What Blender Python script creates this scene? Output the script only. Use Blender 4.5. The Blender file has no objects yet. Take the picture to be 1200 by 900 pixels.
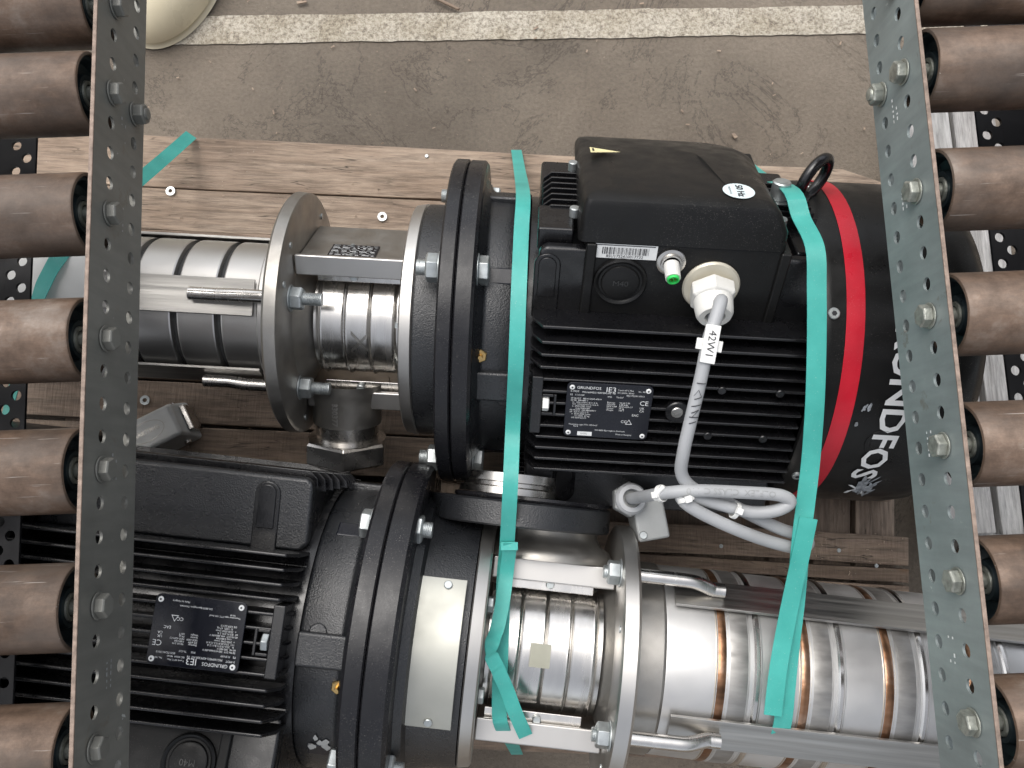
import bpy, math, random
from math import sin, cos, tan, pi, radians as R, sqrt, atan2
from mathutils import Vector, Matrix
random.seed(7)
SC = bpy.context.scene
COL = SC.collection

# ------------------------------------------------------------------ camera
F = 960.0; TH = R(7.67); HC = 1.265
cam = bpy.data.cameras.new('camera'); camo = bpy.data.objects.new('camera', cam); COL.objects.link(camo)
camo.location = (0, 0, HC); camo.rotation_euler = (TH, 0, 0)
cam.sensor_width = 36; cam.lens = 36 * F / 1200; cam.clip_start = .02; cam.clip_end = 500
SC.camera = camo
# ------------------------------------------------------------------ sky, sun, exposure
SUN_AZ, SUN_EL = R(-35), R(62)         # azimuth from +Y towards +X
world = bpy.data.worlds.new('World'); SC.world = world; world.use_nodes = True
wn = world.node_tree; bg = wn.nodes['Background']
sky = wn.nodes.new('ShaderNodeTexSky'); sky.sky_type = 'NISHITA'; sky.sun_disc = False
sky.sun_elevation = SUN_EL; sky.sun_rotation = SUN_AZ; sky.air_density = 1.0; sky.dust_density = 4.0; sky.ozone_density = 1.0
hs = wn.nodes.new('ShaderNodeHueSaturation'); hs.inputs['Saturation'].default_value = .28
wn.links.new(sky.outputs[0], hs.inputs['Color']); wn.links.new(hs.outputs[0], bg.inputs[0])
bg.inputs[1].default_value = .15
sun = bpy.data.lights.new('sun', 'SUN'); suno = bpy.data.objects.new('sun', sun); COL.objects.link(suno)
sun.energy = .6; sun.angle = R(50); sun.color = (1, .95, .88)
sd = Vector((sin(SUN_AZ) * cos(SUN_EL), cos(SUN_AZ) * cos(SUN_EL), sin(SUN_EL)))
suno.rotation_euler = sd.to_track_quat('Z', 'Y').to_euler()
SC.view_settings.view_transform = 'Standard'; SC.view_settings.look = 'None'
SC.view_settings.exposure = 0.65; SC.view_settings.gamma = 1
SC.view_settings.use_curve_mapping = False

def at(px, py, z):
    "point of the place at height z that the photograph shows at px, py (1200x900)"
    a = (px - 600) / F; b = (450 - py) / F
    d = Vector((a, b * cos(TH) + sin(TH), b * sin(TH) - cos(TH)))
    return Vector((0, 0, HC)) + d * ((z - HC) / d.z)

# ------------------------------------------------------------------ materials
def nodes(name):
    m = bpy.data.materials.new(name); m.use_nodes = True
    return m, m.node_tree, m.node_tree.nodes['Principled BSDF']
def N(t, kind, **kw):
    n = t.nodes.new(kind)
    for k, v in kw.items():
        if k in n.inputs: n.inputs[k].default_value = v
        else: setattr(n, k, v)
    return n
def coords(t, scale=(1, 1, 1), rnd=False, loc=(0, 0, 0)):
    tc = N(t, 'ShaderNodeTexCoord'); mp = N(t, 'ShaderNodeMapping')
    mp.inputs['Scale'].default_value = scale; mp.inputs['Location'].default_value = loc
    src = tc.outputs['Object']
    if rnd:
        oi = N(t, 'ShaderNodeObjectInfo'); ad = N(t, 'ShaderNodeVectorMath', operation='ADD')
        mu = N(t, 'ShaderNodeMath', operation='MULTIPLY'); mu.inputs[1].default_value = 7.3
        t.links.new(oi.outputs['Random'], mu.inputs[0]); t.links.new(mu.outputs[0], ad.inputs[1])
        t.links.new(src, ad.inputs[0]); src = ad.outputs[0]
    t.links.new(src, mp.inputs['Vector']); return mp.outputs[0]
def noise(t, vec, scale, detail=4, rough=.55, dist=0):
    n = N(t, 'ShaderNodeTexNoise', Scale=scale, Detail=detail, Roughness=rough, Distortion=dist)
    t.links.new(vec, n.inputs['Vector']); return n.outputs['Fac']
def ramp(t, fac, stops):
    r = N(t, 'ShaderNodeValToRGB'); e = r.color_ramp.elements
    while len(e) < len(stops): e.new(.5)
    for i, (p, c) in enumerate(stops):
        e[i].position = p; e[i].color = (*c, 1) if len(c) == 3 else c
    t.links.new(fac, r.inputs[0]); return r.outputs[0]
def g3(v): return (v, v, v)
def mix(t, fac, a, b, mode='MIX'):
    m = N(t, 'ShaderNodeMix', data_type='RGBA', blend_type=mode)
    for sock, val in ((m.inputs[0], fac), (m.inputs[6], a), (m.inputs[7], b)):
        if hasattr(val, 'is_output'): t.links.new(val, sock)
        else: sock.default_value = val if not isinstance(val, tuple) else (*val, 1)
    return m.outputs[2]
def bump(t, b, h, strength, dist=.001):
    n = N(t, 'ShaderNodeBump', Strength=strength, Distance=dist)
    t.links.new(h, n.inputs['Height']); t.links.new(n.outputs[0], b.inputs['Normal'])
def simple(name, col, rough=.5, metal=0.0, var=.12, vs=25, bs=0, bd=.0005, bscale=400, dust=0, rv=.12, stretch=(1, 1, 1), coat=0, dustcol=(.35, .33, .3)):
    "base colour with slight mottling, roughness variation, fine relief and a film of dust specks"
    m, t, b = nodes(name); v = coords(t, stretch, True)
    f = noise(t, v, vs, 5)
    c = ramp(t, f, [(.3, tuple(x * (1 - var) for x in col)), (.7, tuple(min(1, x * (1 + var)) for x in col))])
    if dust:
        d = noise(t, v, 900, 2, .7); d2 = noise(t, v, 14, 4, .6)
        ds = ramp(t, d, [(.62, g3(0)), (.72, g3(1))]); dm = ramp(t, d2, [(.4, g3(0)), (.7, g3(1))])
        mm = mix(t, 1.0, ds, dm, 'MULTIPLY')
        mu = N(t, 'ShaderNodeMath', operation='MULTIPLY'); mu.inputs[1].default_value = dust
        t.links.new(mm, mu.inputs[0]); c = mix(t, mu.outputs[0], c, dustcol)
    t.links.new(c, b.inputs['Base Color']); b.inputs['Metallic'].default_value = metal
    r = noise(t, v, vs * 1.7, 4)
    rr = ramp(t, r, [(.3, g3(max(0, rough - rv))), (.7, g3(min(1, rough + rv)))]); t.links.new(rr, b.inputs['Roughness'])
    if coat: b.inputs['Coat Weight'].default_value = coat
    if bs: bump(t, b, noise(t, v, bscale, 3, .6), bs, bd)
    return m

M = {}
M['black'] = simple('black_paint', (.006, .006, .007), .27, bs=.2, bd=.0004, bscale=700, dust=.35)
M['black_cast'] = simple('black_cast_iron_paint', (.011, .012, .014), .31, bs=.7, bd=.0009, bscale=650, dust=.4)
M['black_flange'] = simple('black_machined_flange_paint', (.010, .010, .012), .30, bs=.2, bscale=250, dust=.7)
M['black_plastic'] = simple('black_plastic', (.008, .008, .008), .38, bs=.12, bscale=700, dust=.35)
M['plate_black'] = simple('black_plate', (.007, .008, .013), .25, dust=.2)
M['cast_steel'] = simple('cast_stainless', (.36, .345, .32), .40, .9, bs=.3, bscale=900, var=.15, dust=.15)
M['satin_steel'] = simple('satin_stainless', (.58, .565, .54), .40, 1, var=.07, vs=10, rv=.05, dust=.1, dustcol=(.25, .23, .2))
M['bright_steel'] = simple('polished_stainless', (.68, .66, .63), .25, 1, var=.08, vs=9, stretch=(6, 1, 1), rv=.07)
M['machined'] = simple('machined_stainless', (.60, .58, .55), .27, 1, var=.1, vs=30, rv=.06)
M['zinc'] = simple('zinc_plated_steel', (.50, .53, .53), .42, .85, vs=80, var=.2, bs=.15, bscale=500)
M['zinc_old'] = simple('weathered_zinc_steel', (.36, .37, .33), .5, .7, vs=120, var=.35, bs=.6, bd=.001, bscale=300, dust=.5)
M['brass'] = simple('brass', (.55, .38, .16), .3, 1)
M['white'] = simple('white_plastic', (.74, .73, .69), .42, var=.05)
M['ivory'] = simple('ivory_washer', (.62, .58, .48), .4, .3)
M['label_white'] = simple('white_label', (.78, .79, .78), .5, var=.03)
M['label_blue'] = simple('pale_blue_label', (.66, .76, .78), .4, var=.03)
M['ink'] = simple('black_ink', (.02, .02, .025), .5)
M['print'] = simple('white_print', (.72, .73, .73), .5, var=.1)
M['greyprint'] = simple('grey_print', (.3, .31, .31), .5, var=.1)
M['smear'] = simple('rubbed_white_paint', (.26, .28, .30), .5, var=.7, vs=120)
M['yellow'] = simple('yellow_sticker', (.75, .68, .38), .5)
M['green'] = simple('green_insert', (.04, .62, .12), .4)
M['red'] = simple('red_band_paint', (.50, .012, .028), .38, var=.1, dust=.4, dustcol=(.6, .4, .4))
M['cable'] = simple('grey_cable_sheath', (.38, .39, .40), .45, var=.08, dust=.25, dustcol=(.15, .13, .1))
M['tag'] = simple('white_tag', (.80, .80, .77), .4, var=.04)
M['grey_cast'] = simple('grey_die_cast', (.34, .35, .345), .45, .2, bs=.25, bscale=700, dust=.4, dustcol=(.5, .5, .5))
M['hood'] = simple('pale_grey_die_cast', (.50, .51, .50), .42, .1, bs=.25, bscale=700, dust=.3)
M['cream'] = simple('cream_enamel', (.72, .64, .46), .35, var=.1, vs=6, dust=.3, dustcol=(.3, .25, .15))
M['bearing'] = simple('dark_bearing', (.05, .07, .08), .38, .7, var=.3)
M['galv_cover'] = simple('galvanised_cover', (.40, .40, .36), .42, .7, vs=12, var=.15)

for k_, v_ in (('black', .6), ('black_plastic', .3), ('black_cast', .8), ('black_flange', .42), ('plate_black', .4)):
    M[k_].node_tree.nodes['Principled BSDF'].inputs['Specular IOR Level'].default_value = v_
def mat_strap():
    m, t, b = nodes('teal_strapping'); v = coords(t, (1, 1, 1))
    w = N(t, 'ShaderNodeTexWave', Scale=420); t.links.new(v, w.inputs['Vector'])
    c = ramp(t, noise(t, v, 30, 4), [(.3, (.045, .35, .305)), (.7, (.07, .44, .385))])
    d = ramp(t, noise(t, v, 700, 2, .7), [(.66, g3(0)), (.75, g3(.5))]); c = mix(t, d, c, (.5, .6, .56))
    t.links.new(c, b.inputs['Base Color']); b.inputs['Roughness'].default_value = .38
    b.inputs['Subsurface Weight'].default_value = 0
    bump(t, b, w.outputs['Fac'], .25, .0005); return m
M['strap'] = mat_strap()

def mat_wood(name, light, dark, axis=0, saw=False):
    m, t, b = nodes(name)
    sc = (1.2, 14, 14) if axis == 0 else (14, 1.2, 14)
    v = coords(t, sc, True); vi = coords(t, (1, 1, 1), True)
    big = noise(t, v, 2.2, 7, .65, .6); fine = noise(t, v, 14, 6, .7); blot = noise(t, vi, 7, 5, .6)
    c = ramp(t, big, [(.28, dark), (.5, tuple((a + d) / 2 for a, d in zip(light, dark))), (.68, light)])
    c2 = ramp(t, fine, [(.3, g3(.42)), (.6, g3(1.08))]); c = mix(t, .9, c, c2, 'MULTIPLY')
    c3 = ramp(t, blot, [(.3, (.62, .58, .56)), (.62, g3(1))]); c = mix(t, .8, c, c3, 'MULTIPLY')
    # long drying cracks and small knots
    cr = noise(t, v, 5, 3, .5, .3); crk = ramp(t, cr, [(.488, g3(1)), (.498, g3(.25)), (.502, g3(.25)), (.512, g3(1))])
    sel = ramp(t, noise(t, vi, 9, 3), [(.52, g3(0)), (.6, g3(1))])
    crk = mix(t, sel, (1.0, 1.0, 1.0), crk); c = mix(t, 1.0, c, crk, 'MULTIPLY')
    vo = N(t, 'ShaderNodeTexVoronoi', Scale=5.5); kv = coords(t, (1, 1.8, 1) if axis == 0 else (1.8, 1, 1), True); t.links.new(kv, vo.inputs['Vector'])
    kn = ramp(t, vo.outputs['Distance'], [(.0, (.12, .06, .04)), (.035, (.2, .1, .06)), (.06, (.9, .75, .62)), (.09, g3(1))])
    c = mix(t, .9, c, kn, 'MULTIPLY')
    sp = ramp(t, noise(t, vi, 420, 2, .7), [(.7, g3(0)), (.76, g3(.6))]); c = mix(t, sp, c, (.55, .5, .43))
    t.links.new(c, b.inputs['Base Color']); b.inputs['Roughness'].default_value = .82
    h = fine
    if saw:
        vs = coords(t, (60, 6, 6) if axis == 0 else (6, 60, 6)); h = noise(t, vs, 5, 3)
    bump(t, b, h, .7, .0025); return m
M['wood_pale'] = mat_wood('pale_pallet_wood', (.54, .43, .33), (.31, .225, .16))
M['wood_brown'] = mat_wood('brown_pallet_wood', (.40, .305, .23), (.20, .145, .105), saw=True)
M['wood_cross'] = mat_wood('cross_board_wood', (.40, .32, .25), (.20, .15, .115), axis=1)
M['wood_grey'] = mat_wood('bright_lit_grey_wood', (.64, .63, .61), (.40, .39, .37), axis=1)  # grey wood with the brightness of open light put into its colour

def mat_concrete():
    m, t, b = nodes('stained_concrete'); v = coords(t)
    a = noise(t, v, 3, 8, .65); f = noise(t, v, 160, 5, .7); st = noise(t, coords(t, (1, 1, 1), loc=(3, 8, 0)), 1.6, 5, .6)
    c = ramp(t, a, [(.3, (.17, .137, .104)), (.7, (.262, .22, .172))])
    c = mix(t, .8, c, ramp(t, f, [(.35, g3(.75)), (.62, g3(1.05))]), 'MULTIPLY')
    c = mix(t, .9, c, ramp(t, st, [(.42, g3(.62)), (.6, g3(1))]), 'MULTIPLY')
    cr = ramp(t, noise(t, v, 2.2, 8, .7, 1.2), [(.492, g3(1)), (.499, g3(.35)), (.506, g3(1))]); c = mix(t, .7, c, cr, 'MULTIPLY')
    sp = ramp(t, noise(t, v, 330, 2, .7), [(.70, g3(0)), (.75, g3(.7))]); c = mix(t, sp, c, (.42, .37, .3))
    t.links.new(c, b.inputs['Base Color']); b.inputs['Roughness'].default_value = .8
    bump(t, b, f, .9, .003); return m
M['concrete'] = mat_concrete()
def mat_stripe():
    m, t, b = nodes('worn_white_paint'); v = coords(t)
    f = noise(t, v, 190, 4, .75); a = noise(t, v, 12, 5)
    c = ramp(t, f, [(.34, (.20, .17, .135)), (.47, (.42, .375, .30)), (.62, (.62, .57, .48))])
    c = mix(t, .7, c, ramp(t, a, [(.35, (.7, .66, .58)), (.6, g3(1))]), 'MULTIPLY')
    t.links.new(c, b.inputs['Base Color']); b.inputs['Roughness'].default_value = .75
    bump(t, b, f, 1, .003); return m
M['stripe'] = mat_stripe()
def mat_roller():
    m, t, b = nodes('rust_brown_roller_steel'); v = coords(t, (1, 1, 1), True)
    a = noise(t, v, 16, 7, .7); s = noise(t, coords(t, (3, 12, 12), True), 8, 6, .7); f = noise(t, v, 500, 3)
    c = ramp(t, a, [(.30, (.052, .034, .024)), (.44, (.105, .068, .046)), (.56, (.165, .110, .077)), (.72, (.27, .22, .18))])
    c = mix(t, .8, c, ramp(t, s, [(.3, g3(.62)), (.62, g3(1.12))]), 'MULTIPLY')
    gr = ramp(t, noise(t, coords(t, (2, 5, 5), True, (4, 2, 1)), 5, 5, .65), [(.45, g3(0)), (.65, g3(.55))]); c = mix(t, gr, c, (.120, .098, .082))
    sc_ = ramp(t, noise(t, coords(t, (1.5, 40, 40), True), 9, 4, .6), [(.66, g3(0)), (.71, g3(.6))]); c = mix(t, sc_, c, (.42, .38, .34))
    t.links.new(c, b.inputs['Base Color']); b.inputs['Metallic'].default_value = .2
    t.links.new(ramp(t, a, [(.3, g3(.6)), (.75, g3(.36))]), b.inputs['Roughness']); bump(t, b, f, .25, .0006); return m
M['roller'] = mat_roller()
def mat_rail(name, col):
    m, t, b = nodes(name); v = coords(t, (1, 1, 1), True)
    a = noise(t, v, 9, 6, .65); s = noise(t, coords(t, (1, 30, 4), True), 5, 5)
    c = ramp(t, a, [(.3, tuple(x * .8 for x in col)), (.7, tuple(x * 1.18 for x in col))])
    c = mix(t, .5, c, ramp(t, s, [(.3, g3(.8)), (.7, g3(1.1))]), 'MULTIPLY')
    w = noise(t, v, 38, 6, .75); wm = ramp(t, w, [(.665, g3(0)), (.70, g3(.75))]); c = mix(t, wm, c, (.62, .65, .64))
    g = noise(t, v, 22, 5, .7, .4); gm = ramp(t, g, [(.33, g3(.55)), (.38, g3(0))]); c = mix(t, gm, c, (.17, .15, .12))
    t.links.new(c, b.inputs['Base Color']); b.inputs['Metallic'].default_value = .35
    t.links.new(ramp(t, a, [(.3, g3(.42)), (.7, g3(.58))]), b.inputs['Roughness']); bump(t, b, noise(t, v, 200, 4), .15, .0005); return m
M['rail'] = mat_rail('blue_grey_galvanised_rail', (.27, .31, .305))
M['rail_shaded'] = mat_rail('shaded_galvanised_rail', (.195, .195, .178))  # same steel as the right rail, shade on its face put into the colour
M['rust_edge'] = simple('rusty_cut_edge', (.27, .205, .165), .7, .2, vs=160, var=.35, bs=.5)
M['strip_shaded'] = simple('shaded_perforated_steel', (.018, .018, .02), .5, .2)  # black is the shade under the rollers, put into the steel colour
def mat_weld():
    m, t, b = nodes('heat_tinted_weld'); v = coords(t)
    a = noise(t, coords(t, (.3, 1, 1)), 38, 3, .6)
    c = ramp(t, a, [(.3, (.11, .06, .035)), (.5, (.30, .16, .09)), (.72, (.50, .34, .25))])
    t.links.new(c, b.inputs['Base Color']); b.inputs['Metallic'].default_value = .9; b.inputs['Roughness'].default_value = .32
    bump(t, b, noise(t, v, 160, 2), .5, .0008); return m
M['weld'] = mat_weld()
M['tint'] = simple('straw_tinted_steel', (.50, .44, .36), .4, 1, var=.2)
M['grey_band'] = simple('etched_steel_band', (.36, .35, .335), .5, .9, var=.2, stretch=(1, 4, 4))
M['sleeve'] = simple('pale_rolled_stainless', (.60, .595, .585), .47, .85, var=.09, vs=14, bs=.05, bscale=60, dust=.1, dustcol=(.2, .18, .15))
M['brushed'] = simple('brushed_stainless_band', (.43, .42, .40), .38, 1, var=.22, vs=5, stretch=(1, 30, 30), rv=.1, bs=.05, bscale=40, dust=.2, dustcol=(.2, .18, .15))
M['olive'] = simple('olive_sticker', (.34, .335, .27), .5)
M['emboss'] = simple('embossed_black_plastic', (.03, .03, .03), .3)
M['dark_gap'] = simple('dark_recess_steel', (.08, .08, .08), .6, .6)

# ------------------------------------------------------------------ mesh builder
class MB:
    def __init__(s): s.v = []; s.f = []
    def add(s, vs, fs, mtx=None):
        o = len(s.v)
        s.v += [tuple(mtx @ Vector(p)) if mtx is not None else tuple(p) for p in vs]
        s.f += [tuple(i + o for i in f) for f in fs]; return s
    def box(s, a, b, mtx=None):
        x0, y0, z0 = a; x1, y1, z1 = b
        vs = [(x, y, z) for z in (z0, z1) for y in (y0, y1) for x in (x0, x1)]
        return s.add(vs, [(0, 2, 3, 1), (4, 5, 7, 6), (0, 1, 5, 4), (2, 6, 7, 3), (0, 4, 6, 2), (1, 3, 7, 5)], mtx)
    def lathe(s, prof, n=48, a0=0, a1=360, mtx=None, cap=True):
        "profile of (u, r) turned about the u axis; angle phi from +w towards +v"
        full = abs(a1 - a0) >= 359.9; k = n if full else n + 1
        vs = []
        for (u, r) in prof:
            for i in range(k):
                a = R(a0 + (a1 - a0) * i / n); vs.append((u, r * sin(a), r * cos(a)))
        fs = []
        for j in range(len(prof) - 1):
            for i in range(n):
                i2 = (i + 1) % k
                fs.append((j * k + i, j * k + i2, (j + 1) * k + i2, (j + 1) * k + i))
        if full and cap:
            if prof[0][1] > 1e-6: fs.append(tuple(range(k))[::-1])
            if prof[-1][1] > 1e-6: fs.append(tuple((len(prof) - 1) * k + i for i in range(k)))
        return s.add(vs, fs, mtx)
    def cyl(s, p0, p1, r, r1=None, n=20, ch=0):
        p0 = Vector(p0); p1 = Vector(p1); d = p1 - p0; L = d.length
        q = Vector((1, 0, 0)).rotation_difference(d.normalized()).to_matrix().to_4x4()
        r1 = r if r1 is None else r1
        pr = [(0, r), (L, r1)] if not ch else [(0, r - ch), (ch, r), (L - ch, r1), (L, r1 - ch)]
        return s.lathe(pr, n, mtx=Matrix.Translation(p0) @ q)
    def prism(s, pts, fn, h0, h1):
        n = len(pts); vs = [fn(x, y, h0) for x, y in pts] + [fn(x, y, h1) for x, y in pts]
        fs = [tuple(range(n))[::-1], tuple(range(n, 2 * n))] + [(i, (i + 1) % n, n + (i + 1) % n, n + i) for i in range(n)]
        return s.add(vs, fs)
    def tube(s, pts, r, n=12, sub=6, close=False):
        P = smooth(pts, sub); m = len(P); vs = []; up = Vector((.13, .2, 1)).normalized(); prev = None
        for i, p in enumerate(P):
            t = (P[min(i + 1, m - 1)] - P[max(i - 1, 0)]).normalized()
            if prev is None: x = t.cross(up).normalized()
            else: x = (prev - t * prev.dot(t)).normalized()
            prev = x; y = t.cross(x)
            for k in range(n):
                a = 2 * pi * k / n; vs.append(tuple(p + x * (r * cos(a)) + y * (r * sin(a))))
        fs = [(i * n + k, i * n + (k + 1) % n, (i + 1) * n + (k + 1) % n, (i + 1) * n + k) for i in range(m - 1) for k in range(n)]
        fs += [tuple(range(n))[::-1], tuple((m - 1) * n + k for k in range(n))]
        return s.add(vs, fs)
    def build(s, name, mat, parent=None, loc=(0, 0, 0), rot=(0, 0, 0), bevel=0, seg=2, sharp=32, **props):
        me = bpy.data.meshes.new(name); me.from_pydata(s.v, [], s.f); me.update()
        import bmesh
        bm = bmesh.new(); bm.from_mesh(me); bmesh.ops.recalc_face_normals(bm, faces=bm.faces); bm.to_mesh(me); bm.free()
        for p in me.polygons: p.use_smooth = True
        me.set_sharp_from_angle(angle=R(sharp))
        o = bpy.data.objects.new(name, me); COL.objects.link(o); me.materials.append(M[mat])
        o.parent = parent; o.location = loc; o.rotation_euler = rot
        if bevel:
            b = o.modifiers.new('bevel', 'BEVEL'); b.width = bevel; b.segments = seg; b.limit_method = 'ANGLE'; b.angle_limit = R(35); b.harden_normals = True
        for k, v in props.items(): o[k] = v
        return o
def smooth(pts, sub):
    pts = [Vector(p) for p in pts]
    if sub <= 1 or len(pts) < 3: return pts
    out = []
    for i in range(len(pts) - 1):
        p0 = pts[max(i - 1, 0)]; p1 = pts[i]; p2 = pts[i + 1]; p3 = pts[min(i + 2, len(pts) - 1)]
        for k in range(sub):
            t = k / sub
            out.append(.5 * ((2 * p1) + (p2 - p0) * t + (2 * p0 - 5 * p1 + 4 * p2 - p3) * t * t + (3 * p1 - p0 - 3 * p2 + p3) * t ** 3))
    out.append(pts[-1]); return out
def thing(name, label, cat, loc=(0, 0, 0), rz=0, group=None):
    o = bpy.data.objects.new(name, None); COL.objects.link(o); o.location = loc; o.rotation_euler = (0, 0, rz)
    o.empty_display_size = .05; o['label'] = label; o['category'] = cat
    if group: o['group'] = group
    return o
def tag(o, label, cat, group=None):
    o['label'] = label; o['category'] = cat
    if group: o['group'] = group
    return o
def copy_tree(o, parent=None):
    c = o.copy(); COL.objects.link(c); c.parent = parent
    for ch in list(o.children): copy_tree(ch, c)
    return c
def hexprof(r, n=6, a0=0): return [(r * cos(a0 + 2 * pi * i / n), r * sin(a0 + 2 * pi * i / n)) for i in range(n)]
def hexnut(mb, p, d, r, h, washer=0, thread=0, tr=None, rot=.2):
    "hexagon of corner radius r, height h from p along d, with chamfered top, washer below and thread above"
    p = Vector(p); d = Vector(d).normalized(); q = Vector((1, 0, 0)).rotation_difference(d).to_matrix().to_4x4()
    m = Matrix.Translation(p) @ q
    z = 0
    if washer: mb.lathe([(0, r * 1.12), (washer, r * 1.12)], 24, mtx=m); z = washer
    vs = []; n = 6
    for (u, k) in ((z, .95), (z + h * .12, 1), (z + h * .86, 1), (z + h, .86)):
        for i in range(n):
            a = rot + 2 * pi * i / n; vs.append((u, r * k * sin(a), r * k * cos(a)))
    fs = [tuple(range(n))[::-1], tuple(range(18, 24))] + [(j * n + i, j * n + (i + 1) % n, (j + 1) * n + (i + 1) % n, (j + 1) * n + i) for j in range(3) for i in range(n)]
    mb.add(vs, fs, m)
    if thread:
        tr = tr or r * .56; pr = []; u = z + h - .001; k = 0
        while u < z + h + thread:
            pr.append((u, tr * (1 if k % 2 else .9))); u += .0009; k += 1
        pr.append((z + h + thread, tr * .8)); mb.lathe(pr, 16, mtx=m)
    return mb

def text(name, lines, size, mat, parent, fn, align='LEFT', weight=0, spacing=1.0, thick=0, aspect=1.0, **kw):
    "lettering set as mesh; fn maps flat (x, y, thickness) to the thing's own surface"
    cu = bpy.data.curves.new(name, 'FONT'); cu.body = lines; cu.size = size; cu.align_x = align; cu.align_y = 'CENTER'
    cu.resolution_u = 2; cu.offset = weight; cu.space_line = spacing
    tmp = bpy.data.objects.new('tmp', cu); COL.objects.link(tmp)
    dg = bpy.context.evaluated_depsgraph_get(); me = bpy.data.meshes.new_from_object(tmp.evaluated_get(dg))
    bpy.data.objects.remove(tmp); bpy.data.curves.remove(cu)
    for v in me.vertices: v.co = Vector(fn(v.co.x * aspect, v.co.y, v.co.z))
    me.name = name; me.materials.clear(); me.materials.append(M[mat])
    o = bpy.data.objects.new(name, me); COL.objects.link(o); o.parent = parent
    return o

# ------------------------------------------------------------------ the floor
mb = MB(); mb.add([(-12, -12, 0), (12, -12, 0), (12, 12, 0), (-12, 12, 0)], [(0, 1, 2, 3)])
mb.build('floor', 'concrete', kind='structure')
a, b_, c, d = at(-60, 56, .004), at(1300, 34, .004), at(1300, 0, .004), at(-60, 24, .004)
mb = MB(); dx = (b_ - a); dz = (c - b_); 
p0_, p1_, q0_, q1_ = a - dx, b_ + dx, d - dx, c + dx; NS = 700; rs = random.Random(2); j0 = j1 = 0
vs = []
for i in range(NS + 1):
    j0 = j0 * .7 + rs.uniform(-.0009, .0009); j1 = j1 * .7 + rs.uniform(-.0009, .0009)
    u_, w_ = p0_.lerp(p1_, i / NS), q0_.lerp(q1_, i / NS); vs += [(u_.x, u_.y + j0, .0022), (w_.x, w_.y + j1, .0022)]
mb.add(vs, [(2 * i, 2 * i + 2, 2 * i + 3, 2 * i + 1) for i in range(NS)])
mb.build('floor_stripe', 'stripe', kind='structure')
mb = MB()
for i in range(420):
    x = random.uniform(-1.1, 1.1); y = random.choice([random.uniform(.52, 1.15), random.uniform(-.75, -.4)]); s = random.uniform(.0008, .0026) * (2.2 if random.random() < .05 else 1)
    a = random.uniform(0, pi); l = s * random.uniform(1, 3.5)
    mtx = Matrix.Translation((x, y, .0045)) @ Matrix.Rotation(a, 4, 'Z')
    mb.box((-l / 2, -s / 2, 0), (l / 2, s / 2, s * .5), mtx)
mb.build('wood_crumbs', 'wood_pale', kind='stuff', label='pale wood crumbs scattered over the concrete floor', category='debris')

sk = at(522, 4, .006); mb = MB(); mb.prism([(-.026, -.002), (.024, -.003), (.027, .001), (-.024, .0025)], lambda x, y, h: (x, y, h), 0, .004)
tag(mb.build('wood_sliver', 'wood_pale', None, loc=tuple(sk), rot=(0, 0, R(-26)), bevel=.0006), 'long pale wood sliver on the concrete above the painted stripe', 'wood sliver')
# ------------------------------------------------------------------ pallets
PZ = .144; PA = R(-2.9)
pal = thing('pallet', 'brown wooden pallet of wide boards carrying the two strapped pumps', 'pallet', (0, 0, 0), PA)
def pl(px, py, z=PZ):
    p = at(px, py, z); return (p.x * cos(PA) + p.y * sin(PA), -p.x * sin(PA) + p.y * cos(PA))
def plank(x0, x1, y0, y1, z, mat, t=.021, parent=pal, axis=0, chip=None):
    "sawn board with slightly wavy edges and softened arrises"
    mb = MB(); n = 22; vs = []; ph = random.uniform(0, 9)
    for i in range(n + 1):
        k = i / n
        e0 = .0012 * sin(k * 9 + ph) + random.uniform(-.0004, .0004); e1 = .0012 * sin(k * 7 + ph * 2) + random.uniform(-.0004, .0004)
        wz = .0012 * sin(k * 5 + ph)
        if axis == 0: x = x0 + (x1 - x0) * k; ring = [(x, y0 + e0, z - t), (x, y1 + e1, z - t), (x, y1 + e1, z + wz), (x, y0 + e0, z - wz * .5)]
        else: y = y0 + (y1 - y0) * k; ring = [(x0 + e0, y, z - t), (x1 + e1, y, z - t), (x1 + e1, y, z + wz), (x0 + e0, y, z - wz * .5)]
        if chip and k > .97: ring[2] = (ring[2][0], ring[2][1] - .02, ring[2][2]); ring[1] = (ring[1][0], ring[1][1] - .02, ring[1][2])
        vs += ring
    fs = [(i * 4 + k, i * 4 + (k + 1) % 4, i * 4 + 4 + (k + 1) % 4, i * 4 + 4 + k) for i in range(n) for k in range(4)] + [(0, 3, 2, 1), (n * 4, n * 4 + 1, n * 4 + 2, n * 4 + 3)]
    mb.add(vs, fs); return mb.build('plank', mat, parent, bevel=.0015, seg=2, sharp=50)
xl = pl(-140, 300)[0]; xr = pl(1041, 220)[0]; xr2 = pl(1065, 640)[0]
ys = [pl(170, 158)[1], pl(170, 218)[1], pl(440, 281)[1], pl(300, 400)[1], pl(300, 452)[1], pl(480, 511)[1], pl(540, 565)[1]]
mats = ['wood_pale', 'wood_pale', 'wood_brown', 'wood_brown', 'wood_brown', 'wood_brown']  # top boards paler, the boards under the pumps browner
g = .0022; gs = [.0005, .0006, .0009, .002, .002, .002, .002]
planks = []
for i in range(6):
    o = plank(xl, xr, ys[i + 1] + gs[i], ys[i] - gs[i] * (i > 0), PZ - random.uniform(0, .0015), mats[i], chip=(i == 0)); planks.append(o)
yb = [pl(950, 621)[1], pl(1000, 661)[1], pl(1000, 681)[1], pl(1000, 760)[1], pl(1000, 830)[1], pl(700, 888)[1]]
for i in range(5):
    planks.append(plank(pl(480, 620)[0] if i < 2 else xl, xr2, yb[i + 1] + g, yb[i] - g, PZ, 'wood_brown'))
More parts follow.
